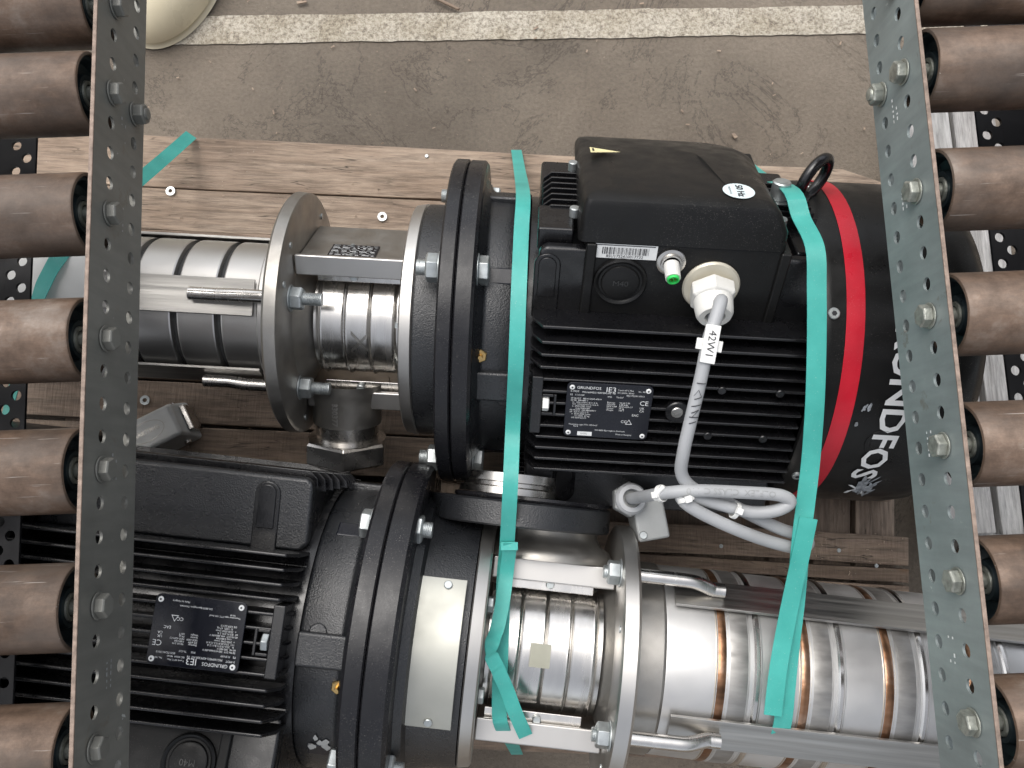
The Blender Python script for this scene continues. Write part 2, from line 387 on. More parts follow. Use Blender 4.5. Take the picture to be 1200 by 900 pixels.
# lower cross boards in the open gap
for (a, b_) in ((495, 560), (562, 640), (900, 948), (950, 999), (1001, 1050), (60, 150)):
    plank(pl(a, 600, .12)[0] + g, pl(b_, 600, .12)[0] - g, yb[-1] + .01, ys[0] - .01, PZ - .023, 'wood_cross', t=.02, axis=1)
for y in (ys[0] - .05, (ys[3] + ys[4]) / 2, ys[6] - .05, yb[-1] + .05):
    mb = MB(); mb.box((xl + .003, y - .045, .002), (xr - .02, y + .045, PZ - .045)); mb.build('stringer', 'wood_cross', pal, bevel=.002)
for (px, py) in ((983, 645), (1027, 663), (845, 640), (500, 183), (760, 868)):
    x, y = pl(px, py); mb = MB(); mb.cyl((x, y, PZ - .002), (x, y, PZ + 0.0012), .0027, n=14, ch=.0005); mb.build('nail_head', 'zinc', pal)
gp = thing('pallet', 'brightly lit grey wood boards on the floor under the right-hand rollers', 'pallet', (0, 0, 0), R(2.2))
for (a, b_) in ((1088, 1143), (1146, 1200)):
    p0 = at(a, 380, .11); p1 = at(b_, 380, .11); c2, s2 = cos(R(2.2)), sin(R(2.2))
    t0 = at(a, 90, .11); t1 = at(a, 628, .11)
    fx = lambda p: p.x * c2 + p.y * s2
    fy = lambda p: -p.x * s2 + p.y * c2
    plank(fx(p0), fx(p1) - .004, fy(t1), fy(t0), .11, 'wood_grey', parent=gp, axis=1)
p0 = at(1080, 150, .08)
for yy in (.42, .1, -.12):
    mb = MB(); mb.box((fx(p0), yy, .002), (fx(p0) + .2, yy + .09, .089)); mb.build('stringer', 'wood_grey', gp, bevel=.002)

# ------------------------------------------------------------------ the conveyor
DL = atan2(.0375, 1); CD, SD = cos(DL), sin(DL)
def conv(x, y, z): return Vector((x * CD - y * SD, x * SD + y * CD, z))
def inv(p): return (p.x * CD + p.y * SD, -p.x * SD + p.y * CD)
ZR1 = HC - .62; ZR2 = HC - .659; ZT = HC - .594; ZB = HC - .677
xL, yL = inv(at(123, 397, ZR1)); xR, yR = inv(at(1090, 370, ZR1))
PITCH = .1075
def fit_pitch():
    a = inv(at(128, 250, ZR1))[1]; b = inv(at(112, 710, ZR1))[1]; return (a - b) / 3
PITCH = fit_pitch(); HP = PITCH / 4

def perforated(mb, rows, ylo, yhi, y0, hp, hr, e0, e1, thick, fn, nh=14, skip=()):
    "steel strip with real holes: rows = list of (position across, stagger); fn maps (across, along, depth) to space"
    rows = sorted(rows); nr = len(rows)
    edges = [e0] + [(rows[i][0] + rows[i + 1][0]) / 2 for i in range(nr - 1)] + [e1]
    for ri, (rc, st) in enumerate(rows):
        a0, a1 = edges[ri], edges[ri + 1]
        k0 = math.floor((ylo - y0) / hp); k1 = math.ceil((yhi - y0) / hp)
        for k in range(k0, k1 + 1):
            yc = y0 + k * hp + st; b0, b1 = yc - hp / 2, yc + hp / 2
            if st and False: pass
            # outer rectangle points matched to hole points
            hole = [(rc + hr * cos(2 * pi * i / nh), yc + hr * sin(2 * pi * i / nh)) for i in range(nh)]
            corners = [(a1, b0), (a1, b1), (a0, b1), (a0, b0)]
            rect = []
            for i in range(nh):
                c_, s_ = cos(2 * pi * i / nh), sin(2 * pi * i / nh)
                tx = ((a1 - rc) / c_) if c_ > 1e-9 else ((a0 - rc) / c_ if c_ < -1e-9 else 1e9)
                ty = ((hp / 2) / abs(s_)) if abs(s_) > 1e-9 else 1e9
                t_ = min(tx, ty); rect.append((rc + t_ * c_, yc + t_ * s_))
            # insert corners
            ring = []
            for i in range(nh):
                p, q = rect[i], rect[(i + 1) % nh]; ring.append((p, i))
                for c_ in corners:
                    on_p = [abs(p[0] - c_[0]) < 1e-7, abs(p[1] - c_[1]) < 1e-7]; on_q = [abs(q[0] - c_[0]) < 1e-7, abs(q[1] - c_[1]) < 1e-7]
                    if (on_p[0] and on_q[1] and not on_q[0]) or (on_p[1] and on_q[0] and not on_q[1]): ring.append((c_, None))
            vs = []; fs = []; m = len(ring)
            for dpt in (0, thick):
                vs += [fn(*p, dpt) for p, _ in ring] + [fn(*h, dpt) for h in hole]
            o2 = m + nh
            j = 0
            while j < m:
                if ring[j][1] is None: j += 1; continue
                i = ring[j][1]; n2 = (j + 1) % m; poly = [j]
                while ring[n2][1] is None: poly.append(n2); n2 = (n2 + 1) % m
                poly.append(n2); poly += [m + (i + 1) % nh, m + i]
                fs.append(tuple(poly)); fs.append(tuple(x + o2 for x in poly[::-1])); j += 1
            for i in range(nh): fs.append((m + i, m + (i + 1) % nh, o2 + m + (i + 1) % nh, o2 + m + i))
            mb.add(vs, fs)
    return mb

def rail(sx, x, yk, mat, label):
    o = thing('side_rail', label, 'steel rail', conv(x, 0, ZB), DL, 'perforated conveyor side rails')
    # local frame: x towards the outside (sx), y along, z up from the lower edge
    mb = MB(); H = ZT - ZB
    perforated(mb, [(ZR2 - ZB, 0), (ZR1 - ZB, 0)], -.72, .95, yk, HP, .0054, 0, H, .0021, lambda a, y, d: (sx * d, y, a))
    mb.build('perforated_web', mat, o, sharp=30)
    mb = MB(); mb.box((-.0002 if sx > 0 else -.0030, -.75, H + .0001), (.0030 if sx > 0 else .0002, .98, H + .0016)); mb.build('top_edge', 'rust_edge', o, bevel=.0006)
    mb = MB(); mb.box((sx * .0032 if sx > 0 else sx * .022, -.75, -.003), (sx * .022 if sx > 0 else sx * .0032, .98, -.0002)); mb.build('bottom_flange', mat, o)
    kb = None
    for k in (-5, -4, -3, -2, -1, 0, 1, 2, 2.75, 3.75, 4.75):
        y = yk + PITCH * k
        if y < -.6 or y > .85: continue
        mb = MB(); hexnut(mb, (0, 0, 0), (-sx, 0, 0), .0092, .0072, washer=.0012, rot=random.uniform(0, 1))
        mb.build('hex_bolt', 'zinc_old' if sx > 0 else 'rail_shaded', o, loc=(-sx * .0004, y, ZR1 - ZB), bevel=.0005)
    y = yk + PITCH * 2
    mb = MB(); hexnut(mb, (0, 0, 0), (-sx, 0, 0), .0092, .0085, washer=.0012, thread=.002, rot=.5)
    mb.build('hex_bolt', 'zinc_old' if sx > 0 else 'rail_shaded', o, loc=(-sx * .0004, y + .001, ZR2 - ZB), bevel=.0005)
    # stamped white index marks between the rows
    for k, yy in enumerate([yk + PITCH * q + HP * 1.5 for q in (-3, -1.45, .55, 1.3, 2.6)]):
        mb = MB()
        for i in range(2):
            for j in range(5):
                if random.random() < .25: continue
                a = (ZR2 + ZR1) / 2 - ZB - .004 + i * .006; y = yy + j * .0045
                w_, h_ = random.uniform(.0012, .003), random.uniform(.0012, .0022)
                mb.add([(-sx * .0005, y, a), (-sx * .0005, y + w_, a), (-sx * .0005, y + w_, a + h_), (-sx * .0005, y, a + h_)], [(0, 1, 2, 3)])
        mb.build('stamped_mark', 'label_white' if sx > 0 else 'greyprint', o)
    return o
rail(-1, xL, yL, 'rail_shaded', 'shaded perforated steel rail with hex bolts on the left side')
rail(1, xR, yR, 'rail', 'pale blue-grey perforated steel rail with white stains on the right side')

def roller(sx, x0, y, label, group):
    L = .34; RR = .0322
    o = thing('roller', label, 'conveyor roller', conv(x0, y, ZR1 - RR), DL, group)
    q = Matrix.Translation((0, 0, RR)) @ Matrix.Rotation(0 if sx > 0 else pi, 4, 'Z')
    mb = MB(); mb.lathe([(.0, RR - .0028), (.0004, RR - .0008), (.0014, RR), (L, RR), (L, RR - .003), (.012, RR - .003), (.0, RR - .0028)], 56, mtx=q, cap=False)
    mb.build('tube', 'roller', o, sharp=40)
    mb = MB(); mb.lathe([(.0035, RR - .003), (.0035, RR - .006), (.010, RR - .009), (.012, .016), (.006, .0145), (.006, .011), (.009, .0105), (.009, .0)], 40, mtx=q, cap=False)
    mb.build('end_cap', 'bearing', o, sharp=30)
    mb = MB(); mb.lathe([(.0075, .0105), (.005, .010), (.005, .0072), (.0075, .007)], 32, mtx=q, cap=False); mb.build('bearing_seal', 'zinc_old', o)
    mb = MB(); mb.lathe([(-.0095, .006), (.012, .006)], 20, mtx=q); mb.build('axle', 'zinc_old', o)
    return o
ordn = ['topmost', 'second from the top', 'third from the top', 'fourth from the top', 'fifth from the top', 'sixth from the top', 'lowest']
rl = rr = None
for k in range(7):
    kk = 3 - k if k else 2.75
    for sx in (-1, 1):
        side = 'left' if sx < 0 else 'right'
        lab = 'rust-brown steel roller, %s in the %s row' % (ordn[k], side); grp = 'conveyor rollers in the %s row' % side
        x0 = (xL - .0125) if sx < 0 else (xR + .0125); y = (yL if sx < 0 else yR) + kk * PITCH
        if k == 0:
            o = roller(sx, x0, y, lab, grp)
            if sx < 0: rl = o
            else: rr = o
        else:
            o = copy_tree(rl if sx < 0 else rr); o.location = conv(x0, y, ZR1 - .0322); o['label'] = lab
        for ch in o.children:
            if ch.name.startswith('tube'): pass

ZS = HC - .735
for sx, (e1, e2), lab in ((-1, ((45, 165), (27, 470)), 'shade-blackened perforated steel strip beneath the left rollers'), (1, ((1143, 145), (1165, 290)), 'shade-blackened perforated steel strip beneath the right rollers')):
    a = inv(at(*e1, ZS)); b_ = inv(at(*e2, ZS)); x = (a[0] + b_[0]) / 2
    o = thing('perforated_strip', lab, 'steel strip', conv(x, 0, ZS), DL, 'black perforated strips under the rollers')
    mb = MB(); y0 = inv(at(34, 185, ZS))[1] if sx < 0 else inv(at(1156, 158, ZS))[1]
    perforated(mb, [(.0085, 0), (.0185, .0125)], -.8, .9, y0, .025, .0047, 0, .0235, .003, lambda p, y, d: (sx * p, y, -d))
    mb.box((min(sx * .0236, sx * .08), -.8, -.003), (max(sx * .0236, sx * .08), .9, 0))
    mb.build('web', 'strip_shaded', o)
    mb = MB(); mb.box((min(sx * .077, sx * .08), -.8, .0002), (max(sx * .077, sx * .08), .9, .04)); mb.build('flange', 'strip_shaded', o)

# ------------------------------------------------------------------ pumps
AX = .33; DZ = AX - PZ
def pv(phi, r, u=0): return (u, r * sin(R(phi)), r * cos(R(phi)))
def frame(bd, ad):
    "point from (u, a, b): b outward along angle bd, a along angle ad"
    sb, cb, sa, ca = sin(R(bd)), cos(R(bd)), sin(R(ad)), cos(R(ad))
    return lambda a, b, u: (u, a * sa + b * sb, a * ca + b * cb)

def make_motor(root, roll, first):
    rot = (-R(roll), 0, 0); loc = (0, 0, DZ); K = dict(loc=loc, rot=rot)
    # flange and drive-end shield
    mb = MB(); mb.lathe([(0.0004, .10), (0.0004, .181), (.002, .183), (.0165, .183), (.0195, .180), (.0195, .15)], 96, cap=False)
    fl = mb.build('motor_flange', 'black_flange', root, sharp=30, **K)
    mb = MB(); mb.lathe([(.016, .168), (.022, .160), (.028, .1495), (.066, .1475), (.071, .144), (.071, .10)], 96, cap=False)
    for ph, hw in ((52, .010), (-36, .016), (-125, .016), (142, .016)):
        m_ = Matrix.Rotation(-R(ph), 4, 'X'); mb.box((.02, -hw, .14), (.0695, hw, .1545), m_)
    sh = mb.build('end_shield', 'black_cast', root, bevel=.003, seg=3, sharp=35, **K)
    for ph in (7, -83, 97, 187):
        m_ = Matrix.Rotation(-R(ph), 4, 'X')
        mb = MB(); mb.box((.030, -.009, .140), (.056, .009, .1492), m_); mb.build('bolt_pocket', 'plate_black', sh, bevel=.002)
        mb = MB(); c0 = Vector(pv(ph, .160)); hexnut(mb, c0 + Vector((.0198, 0, 0)), (1, 0, 0), .0148, .0105, washer=.0015, rot=R(ph) + .1)
        mb.build('hex_bolt', 'zinc', root, bevel=.0007, **K)
        mb = MB(); hexnut(mb, c0 + Vector((-.0165, 0, 0)), (-1, 0, 0), .0148, .0125, washer=.0015, thread=.009, rot=R(ph) + .3)
        mb.build('hex_nut', 'zinc', root, bevel=.0007, **K)
    mb = MB(); c0 = Vector(pv(-24, .146, .027)); dr = Vector(pv(-24, 1)); hexnut(mb, c0, dr, .0068, .006, washer=.001); mb.cyl(c0 + dr * .006, c0 + dr * .013, .0026, .002)
    mb.build('grease_nipple', 'brass', sh)
    mb = MB(); c0 = Vector(pv(-42, .1455, .052)); dr = Vector(pv(-42, 1)); mb.cyl(c0, c0 + dr * .004, .0085, n=24, ch=.001); mb.build('cast_plug', 'black_cast', sh)
    # stator
    mb = MB(); mb.lathe([(.070, .10), (.070, .147), (.35, .147), (.35, .10)], 72, cap=False)
    st = mb.build('stator_housing', 'black', root, **K)
    NP = frame(-38, 52)      # b = outward at nameplate, a = across
    def fin(a, tip, u0=.075, u1=.345, base=.11, th=.0034, slant=.011, name='cooling_fin', fr=NP):
        mb = MB(); pts = [(u0, base), (u0 + .001, tip - .016), (u0 + slant, tip), (u1, tip), (u1, base)]
        mb.prism(pts, lambda x, y, h: fr(h, y, x), a - th / 2, a + th / 2)
        return mb.build(name, 'black', st, bevel=.0014, seg=3)
    plate_s = []
    for i in range(-6, 7):
        a = i * .0133 + .0015
        tip = .172 if abs(a) < .085 else .160
        if abs(a) < .033: tip = .1715
        if i == 6: tip = .166
        fin(a, tip)
    # bracket casting left of the plate
    mb = MB(); mb.prism([(.079, -.034), (.090, -.034), (.090, .031), (.079, .031)], lambda x, y, h: NP(y, h, x), .135, .1722); mb.build('plate_bracket', 'black', st, bevel=.0012)
    for (ya, yb_) in ((-.012, -.009), (.009, .012)):
        mb = MB(); mb.prism([(.090, ya), (.101, ya), (.101, yb_), (.090, yb_)], lambda x, y, h: NP(y, h, x), .135, .1722); mb.build('plate_bracket', 'black', st, bevel=.0008)
    mb = MB(); mb.prism([(.1012, -.012), (.104, -.012), (.104, .012), (.1012, .012)], lambda x, y, h: NP(y, h, x), .135, .1722); mb.build('plate_bracket', 'black', st, bevel=.0008)
    mb = MB(); hexnut(mb, Vector(NP(.0, .168, .0905)), (1, 0, 0), .0085, .0065, rot=.2); mb.build('earth_bolt', 'tag' if first else 'zinc', st, bevel=.0005)
    # the two side platforms: one carries the terminal box, the other is blank
    for mir in (False, True):
        fr = frame(-118, -28) if mir else frame(42, -48)
        mb = MB(); pts = [(-.092, .10), (-.092, .140 if mir else .163), (.100, .163), (.100, .10)]
        mb.prism(pts, fr, .078, .345)
        mb.build('platform', 'black', st, bevel=.004, seg=3)
        # shoulder face with raised rim
        lw = .100 if mir else .090
        mb = MB(); pts = [(.078, lw + .008), (.086, lw), (.345, lw), (.345, .172), (.084, .172), (.078, .166)]
        mb.prism(pts, lambda x, y, h: fr(h, y, x), .098, .111)
        sf = mb.build('shoulder', 'black_cast' if mir else 'black', st, bevel=.004, seg=3)
        # ledge under the shoulder
        mb = MB(); mb.prism([(.074, .082), (.090, .074), (.345, .074), (.345, .090), (.074, .090)], lambda x, y, h: fr(h, y, x), .10, .1185)
        mb.build('ledge', 'black', st, bevel=.002)
        # slot-shaped boss
        def cap(w, b0, b1, n=10): return [(.093 + w * cos(a), b1 - w + w * sin(a)) for a in [pi * i / n for i in range(n + 1)]] + [(.093 - w, b0), (.093 + w, b0)]
        if mir or first:
            mb = MB(); mb.prism(cap(.0125, .094, .166), lambda x, y, h: fr(h, y, x + (.028 if mir else -.006)), .108, .1128); mb.build('slot_boss', 'black', st, bevel=.0015)
            mb = MB(); mb.prism(cap(.0085, .120, .163), lambda x, y, h: fr(h, y, x + (.028 if mir else -.006)), .110, .1146); mb.build('slot_boss', 'black', st, bevel=.001)
        # stacked outer fins
        for i in range(10):
            a = .088 - i * .0118
            mb = MB(); q = .002 * (i % 2)
            u_ = .078 - (.0048 * min(i, 4) if mir else 0); tp = .1765 - .0017 * i if mir else .1855
            mb.prism([(u_, .155), (u_ + .002, tp - .007), (u_ + .010, tp), (.345, tp), (.345, .155)], lambda x, y, h: fr(h, y, x), a - .0013, a + .0013)
            if not (not mir and i < 3): mb.build('cooling_fin', 'black', st, bevel=.0008)
    fr = frame(42, -48)
    mb = MB(); mb.prism([(.076, .160), (.110, .160), (.110, .1835), (.076, .1835)], lambda x, y, h: fr(h, y, x), .050, .096); mb.build('corner_block', 'black', st, bevel=.0025)
    mb = MB(); mb.prism([(.318, .160), (.345, .160), (.345, .174), (.318, .174)], lambda x, y, h: fr(h, y, x), -.03, .1); mb.build('corner_block', 'black', st, bevel=.0025)
    # remaining small fins on the back (seen only from the side)
    for ph in (112, 124, 136, 148, 160, 172, 184, 196, 208, 220):
        m_ = Matrix.Rotation(-R(ph), 4, 'X'); mb = MB(); mb.box((.078, -.0014, .14), (.345, .0014, .172), m_); mb.build('cooling_fin', 'black', st)
    # terminal box
    mb = MB()
    mb.prism([(-.098, .155), (-.098, .1815), (.1125, .1815), (.1125, .095), (.102, .095), (.102, .155)], fr, .121, .309)
    mb.prism([(.121, .095), (.131, .095), (.131, .181), (.121, .181)], lambda x, y, h: fr(h, y, x), .109, .1165)
    mb.prism([(.299, .095), (.309, .095), (.309, .181), (.299, .181)], lambda x, y, h: fr(h, y, x), .109, .1165)
    mb.prism([(.116, .086), (.345, .086), (.345, .094), (.116, .094)], lambda x, y, h: fr(h, y, x), .104, .120)
    bx = mb.build('terminal_box', 'black_plastic', root, bevel=.002, seg=2, **K)
    # lid
    mb = MB(); lev = []
    def lidring(u0, u1, u1f, a0, a1, bb, bf, n=8, rc=.016, rf=.045):
        pts = []
        def arc(cx, cy, r, s0, s1):
            for i in range(n + 1):
                t = R(s0 + (s1 - s0) * i / n); pts.append((cx + r * cos(t), cy + r * sin(t)))
        arc(u1 - rc * .4, a1 - rc * .4, rc * .4, 0, 90); arc(u0 + rc * .4, a1 - rc * .4, rc * .4, 90, 180); arc(u0 + rc, a0 + rc, rc, 180, 270); arc(u1f - rf, a0 + rf, rf, 270, 360)
        return [fr(a, bb - max(0, bb - .184) * .030 / .04 * (max(0, .045 - a) / .15) ** 1.3 * 1.15, u) for (u, a) in pts]
    rings = [lidring(.113, .303, .303, -.104, .1145, .1822, .1822), lidring(.1135, .3015, .300, -.104, .1135, .200, .196), lidring(.1155, .291, .286, -.100, .1125, .2180, .205), lidring(.1175, .286, .281, -.096, .1100, .2222, .2095), lidring(.122, .281, .274, -.088, .1040, .2238, .212), lidring(.14, .25, .235, -.045, .09, .2242, .2145)]
    n = len(rings[0]); vs = [p for r_ in rings for p in r_]
    fs = [(j * n + i, j * n + (i + 1) % n, (j + 1) * n + (i + 1) % n, (j + 1) * n + i) for j in range(len(rings) - 1) for i in range(n)] + [tuple((len(rings) - 1) * n + i for i in range(n)), tuple(range(n))[::-1]]
    mb.add(vs, fs); mb.build('lid', 'black_plastic', bx, sharp=38)
    for (u, a) in ((.110, .070), (.110, -.028), (.306, .070)):
        mb = MB(); c0 = Vector(fr(a, .183, u)); d_ = Vector(fr(0, 1, 0)); mb.cyl(c0, c0 + d_ * .010, .0050, n=18, ch=.0008); mb.build('lid_screw', 'zinc', bx)
    A = lambda h=0: (lambda x, y, z=0: fr(.1128 + h + z, y, x))
    NA = Vector(fr(1, 0, 0))
    c0 = Vector(fr(.1125, .141, .1565))
    mb = MB(); q = Vector((1, 0, 0)).rotation_difference(NA).to_matrix().to_4x4(); mt = Matrix.Translation(c0) @ q
    mb.lathe([(0, .0255), (.0035, .0250), (.0045, .0235), (.0035, .0215), (.0022, .0205), (.0022, .0185), (.0042, .0175), (.0048, .016), (.0042, .0), ], 44, mtx=mt, cap=False)
    ko = mb.build('knockout_plug', 'black_plastic', bx, sharp=40)
    text('lettering', 'M40', .0085, 'emboss', ko, lambda x, y, z: fr(.1125 + .0052, .141 + y, .1565 + x), 'CENTER')
    # fan cover: edge and band drawn back towards the sides
    K2 = dict(loc=loc, rot=(0, 0, 0))
    def uo(phi): return 0
    def cover(name, mat, prof, n=96, parent=root, sharp=35, kk=1.0, **k):
        mb = MB(); vs = []; m = len(prof)
        for (u, r, w_) in prof:
            for i in range(n):
                ph = 360 * i / n; rr_ = r * (1 + .012 * abs(sin(R(2 * (ph - 45 + 0)))) ** 2 * 0)
                vs.append((u + w_ * uo(ph), rr_ * sin(R(ph)), rr_ * cos(R(ph))))
        fs = [(j * n + i, j * n + (i + 1) % n, (j + 1) * n + (i + 1) % n, (j + 1) * n + i) for j in range(m - 1) for i in range(n)]
        mb.add(vs, fs); return mb.build(name, mat, parent, sharp=sharp, **k)
    fc = cover('fan_cover', 'black_plastic', [(.346, .170, 1), (.346, .1765, 1), (.350, .1790, 1), (.358, .1795, 1), (.45, .180, .3), (.478, .1793, 0), (.498, .1755, 0), (.511, .167, 0), (.519, .150, 0), (.521, .0, 0)], **K2)
    if first:
        cover('red_band', 'red', [(.3705, .1803, 1), (.388, .1805, 1)], parent=fc)
        def cyl_map(u0, ph0, rr_=.1812): return lambda x, y, z: (u0 + y, rr_ * sin(R(ph0) - x / rr_), rr_ * cos(R(ph0) - x / rr_))
        text('lettering', 'GRUNDFOS', .0345, 'print', fc, lambda x, y, z: cyl_map(.4275 - max(0, x - .10) * .06, 4)(x, y, 0), 'LEFT', .0008, aspect=1.12)
        # the X emblem below the word: two bent strokes
        mb = MB(); f_ = cyl_map(.428, -69)
        for s_ in (1, -1):
            pts = [(-.010, -.011 * s_), (-.002, -.002 * s_), (.005, .006 * s_), (.012, .008 * s_)]
            for i in range(3):
                (x0, y0), (x1, y1) = pts[i], pts[i + 1]
                mb.add([f_(x0, y0 - .002, 0), f_(x1, y1 - .002, 0), f_(x1, y1 + .002, 0), f_(x0, y0 + .002, 0)], [(0, 1, 2, 3)])
        mb.build('emblem', 'print', fc)
        rnd = random.Random(5)
        for (u0, p0, n_, L_) in ((.450, -32, 5, .03), (.430, -66, 12, .030), (.436, -71, 9, .03), (.402, -34, 4, .015)):
            mb = MB(); f_ = cyl_map(u0, p0, .1814)
            for i in range(n_):
                x = rnd.uniform(-.01, .01); y = rnd.uniform(-.008, .008); l = rnd.uniform(.3, 1) * L_; w_ = rnd.uniform(.0008, .002); tt = rnd.uniform(-.3, .3)
                mb.add([f_(x + l / 2 * cos(q_) , y + tt * l * cos(q_) + w_ * sin(q_) * rnd.uniform(.7, 1.5), 0) for q_ in [2 * pi * z_ / 14 for z_ in range(14)]], [tuple(range(14))])
            mb.build('scuff_mark', 'smear', fc)
        for (ph, u0) in ((-3, .3505), (-62, .3505), (52, .3505)):
            c0 = Vector(pv(ph, .1795, u0 + .008)); dr = Vector(pv(ph, 1)); mb = MB(); mb.cyl(c0 - dr * .001, c0 + dr * .0025, .0056, n=22, ch=.0007); cs_ = mb.build('cover_screw', 'zinc', fc); mb = MB(); mb.cyl(c0 + dr * .002, c0 + dr * .0027, .0026, n=6); mb.build('screw_recess', 'ink', cs_)
        c0 = Vector(pv(-44, .1795, .425)); dr = Vector(pv(-44, 1)); q = Vector((1, 0, 0)).rotation_difference(dr).to_matrix().to_4x4()
        mb = MB(); mb.lathe([(-.001, .0165), (.001, .0160), (.0012, .0115), (.0004, .0105), (.0012, .009), (.0016, .0)], 36, mtx=Matrix.Translation(c0) @ q, cap=False); mb.build('blind_plug', 'black_plastic', fc)
    # nameplate
    mb = MB(); u0, u1, s0, s1 = .113, .1965, -.0335, .0285
    cr = .005; pts = []
    for cx, cy, a0 in ((u1 - cr, s1 - cr, 0), (u0 + cr, s1 - cr, 90), (u0 + cr, s0 + cr, 180), (u1 - cr, s0 + cr, 270)):
        for i in range(5): a = R(a0 + 22.5 * i); pts.append((cx + cr * cos(a), cy + cr * sin(a)))
    mb.prism(pts, lambda x, y, h: NP(y, h, x), .1725, .1745)
    npl = mb.build('nameplate', 'plate_black', root, bevel=.0005, **K)
    for (x, y) in ((u0 + .005, s1 - .005), (u1 - .005, s1 - .005), (u0 + .005, s0 + .005), (u1 - .005, s0 + .005)):
        c0 = Vector(NP(y, .1745, x)); dr = Vector(NP(0, 1, 0)); mb = MB(); mb.cyl(c0, c0 + dr * .0012, .0026, n=18, ch=.0004); mb.build('rivet', 'label_white', npl)
        mb = MB(); mb.cyl(c0 + dr * .0011, c0 + dr * .0015, .0009, n=10); mb.build('rivet_hole', 'ink', npl)
    P = lambda x, y, z=0: NP(y, .1748, x)
    W = u1 - u0
    def T(s, x, y, size, w=0, mat='print', al='LEFT'): text('lettering', s, size, mat, npl, lambda a, b, z: P(u0 + x + a, s1 - y + b), al, w, spacing=.95)
    T('GRUNDFOS', .0095, .0052, .0044); T('IE3', .0375, .0062, .0082); T('3~MOT', .0035, .0095, .0026); T('MG160MD2-42FF300-H3  P8', .015, .0100, .0027)
    T('T-amb 60°C Max', .049, .0058, .0022); T('No. 98160A', .069, .0065, .0022); T('85217524110013', .058, .0115, .0025); T('IEC 60034  98160', .049, .0088, .0022)
    T('P2   11.0 kW', .0035, .0135, .0026); T('IP55      Th.Cl.F', .040, .0140, .0024)
    rnd = random.Random(3)
    body = '\n'.join(['50 Hz D/Y  380-415/660-690 V', '60 Hz  380-480 V', '   In   20.6-19.0/11.8-11.2 A', '   I1/1  23.0-20.4/13.2-12.6 A', '   n  2920-2945 1/min', '        cosp 0.88-0.84', '60 Hz D/Y  440-480/690 V', 'eff.  IE3 91.2/91.2 %', '   n  3530-3550 1/min', '        S1 100%  67 kg', '   DE 6309.2Z.C3'])
    T(body, .0045, .0285, .00235); T('Bearings\nDE 6309\nNDE 6309\nGrease\nWeight', .040, .0245, .0023); T('98160 2.94\n0.88-0.84\nNDE 6209.C3\n79 kg\n100 T', .052, .0245, .0023)
    T('CE', .0715, .0195, .0072); T('UK\nCA', .0722, .0268, .0034); T('EAC', .0655, .0335, .0036); T('CC', .0555, .0415, .0042)
    mb = MB()
    def tri(cx, cy, s, w):
        p = [(cx - s, cy - s * .7), (cx + s, cy - s * .7), (cx, cy + s)]; q = [(cx + (x - cx) * w, cy + (y - cy) * w) for x, y in p]
        mb.add([P(x, y) for x, y in p + q], [(i, (i + 1) % 3, 3 + (i + 1) % 3, 3 + i) for i in range(3)])
    tri(u0 + .0635, s1 - .0420, .0034, .72)
    mb.build('triangle_mark', 'print', npl)
    T('Thermistor type PTC 160 Amsf\n        No 8', .0045, .0485, .0022); T('DK-8850 Bjerringbro, Denmark', .031, .0530, .0023); T('Made in Hungary', .052, .0568, .0023)
    mb = MB(); mb.add([P(u0 + .014, s1 - .0602), P(u0 + .0285, s1 - .0602), P(u0 + .0285, s1 - .0555), P(u0 + .014, s1 - .0555)], [(0, 1, 2, 3)])
    if first:
        mb.build('paper_sticker', 'label_white', npl); T('10382', .0165, .0580, .0030, mat='ink'); npl.children[-1]
    return dict(box=bx, stator=st, cover=fc, fr=fr, NP=NP, K=K, A=A, NA=NA, shield=sh)

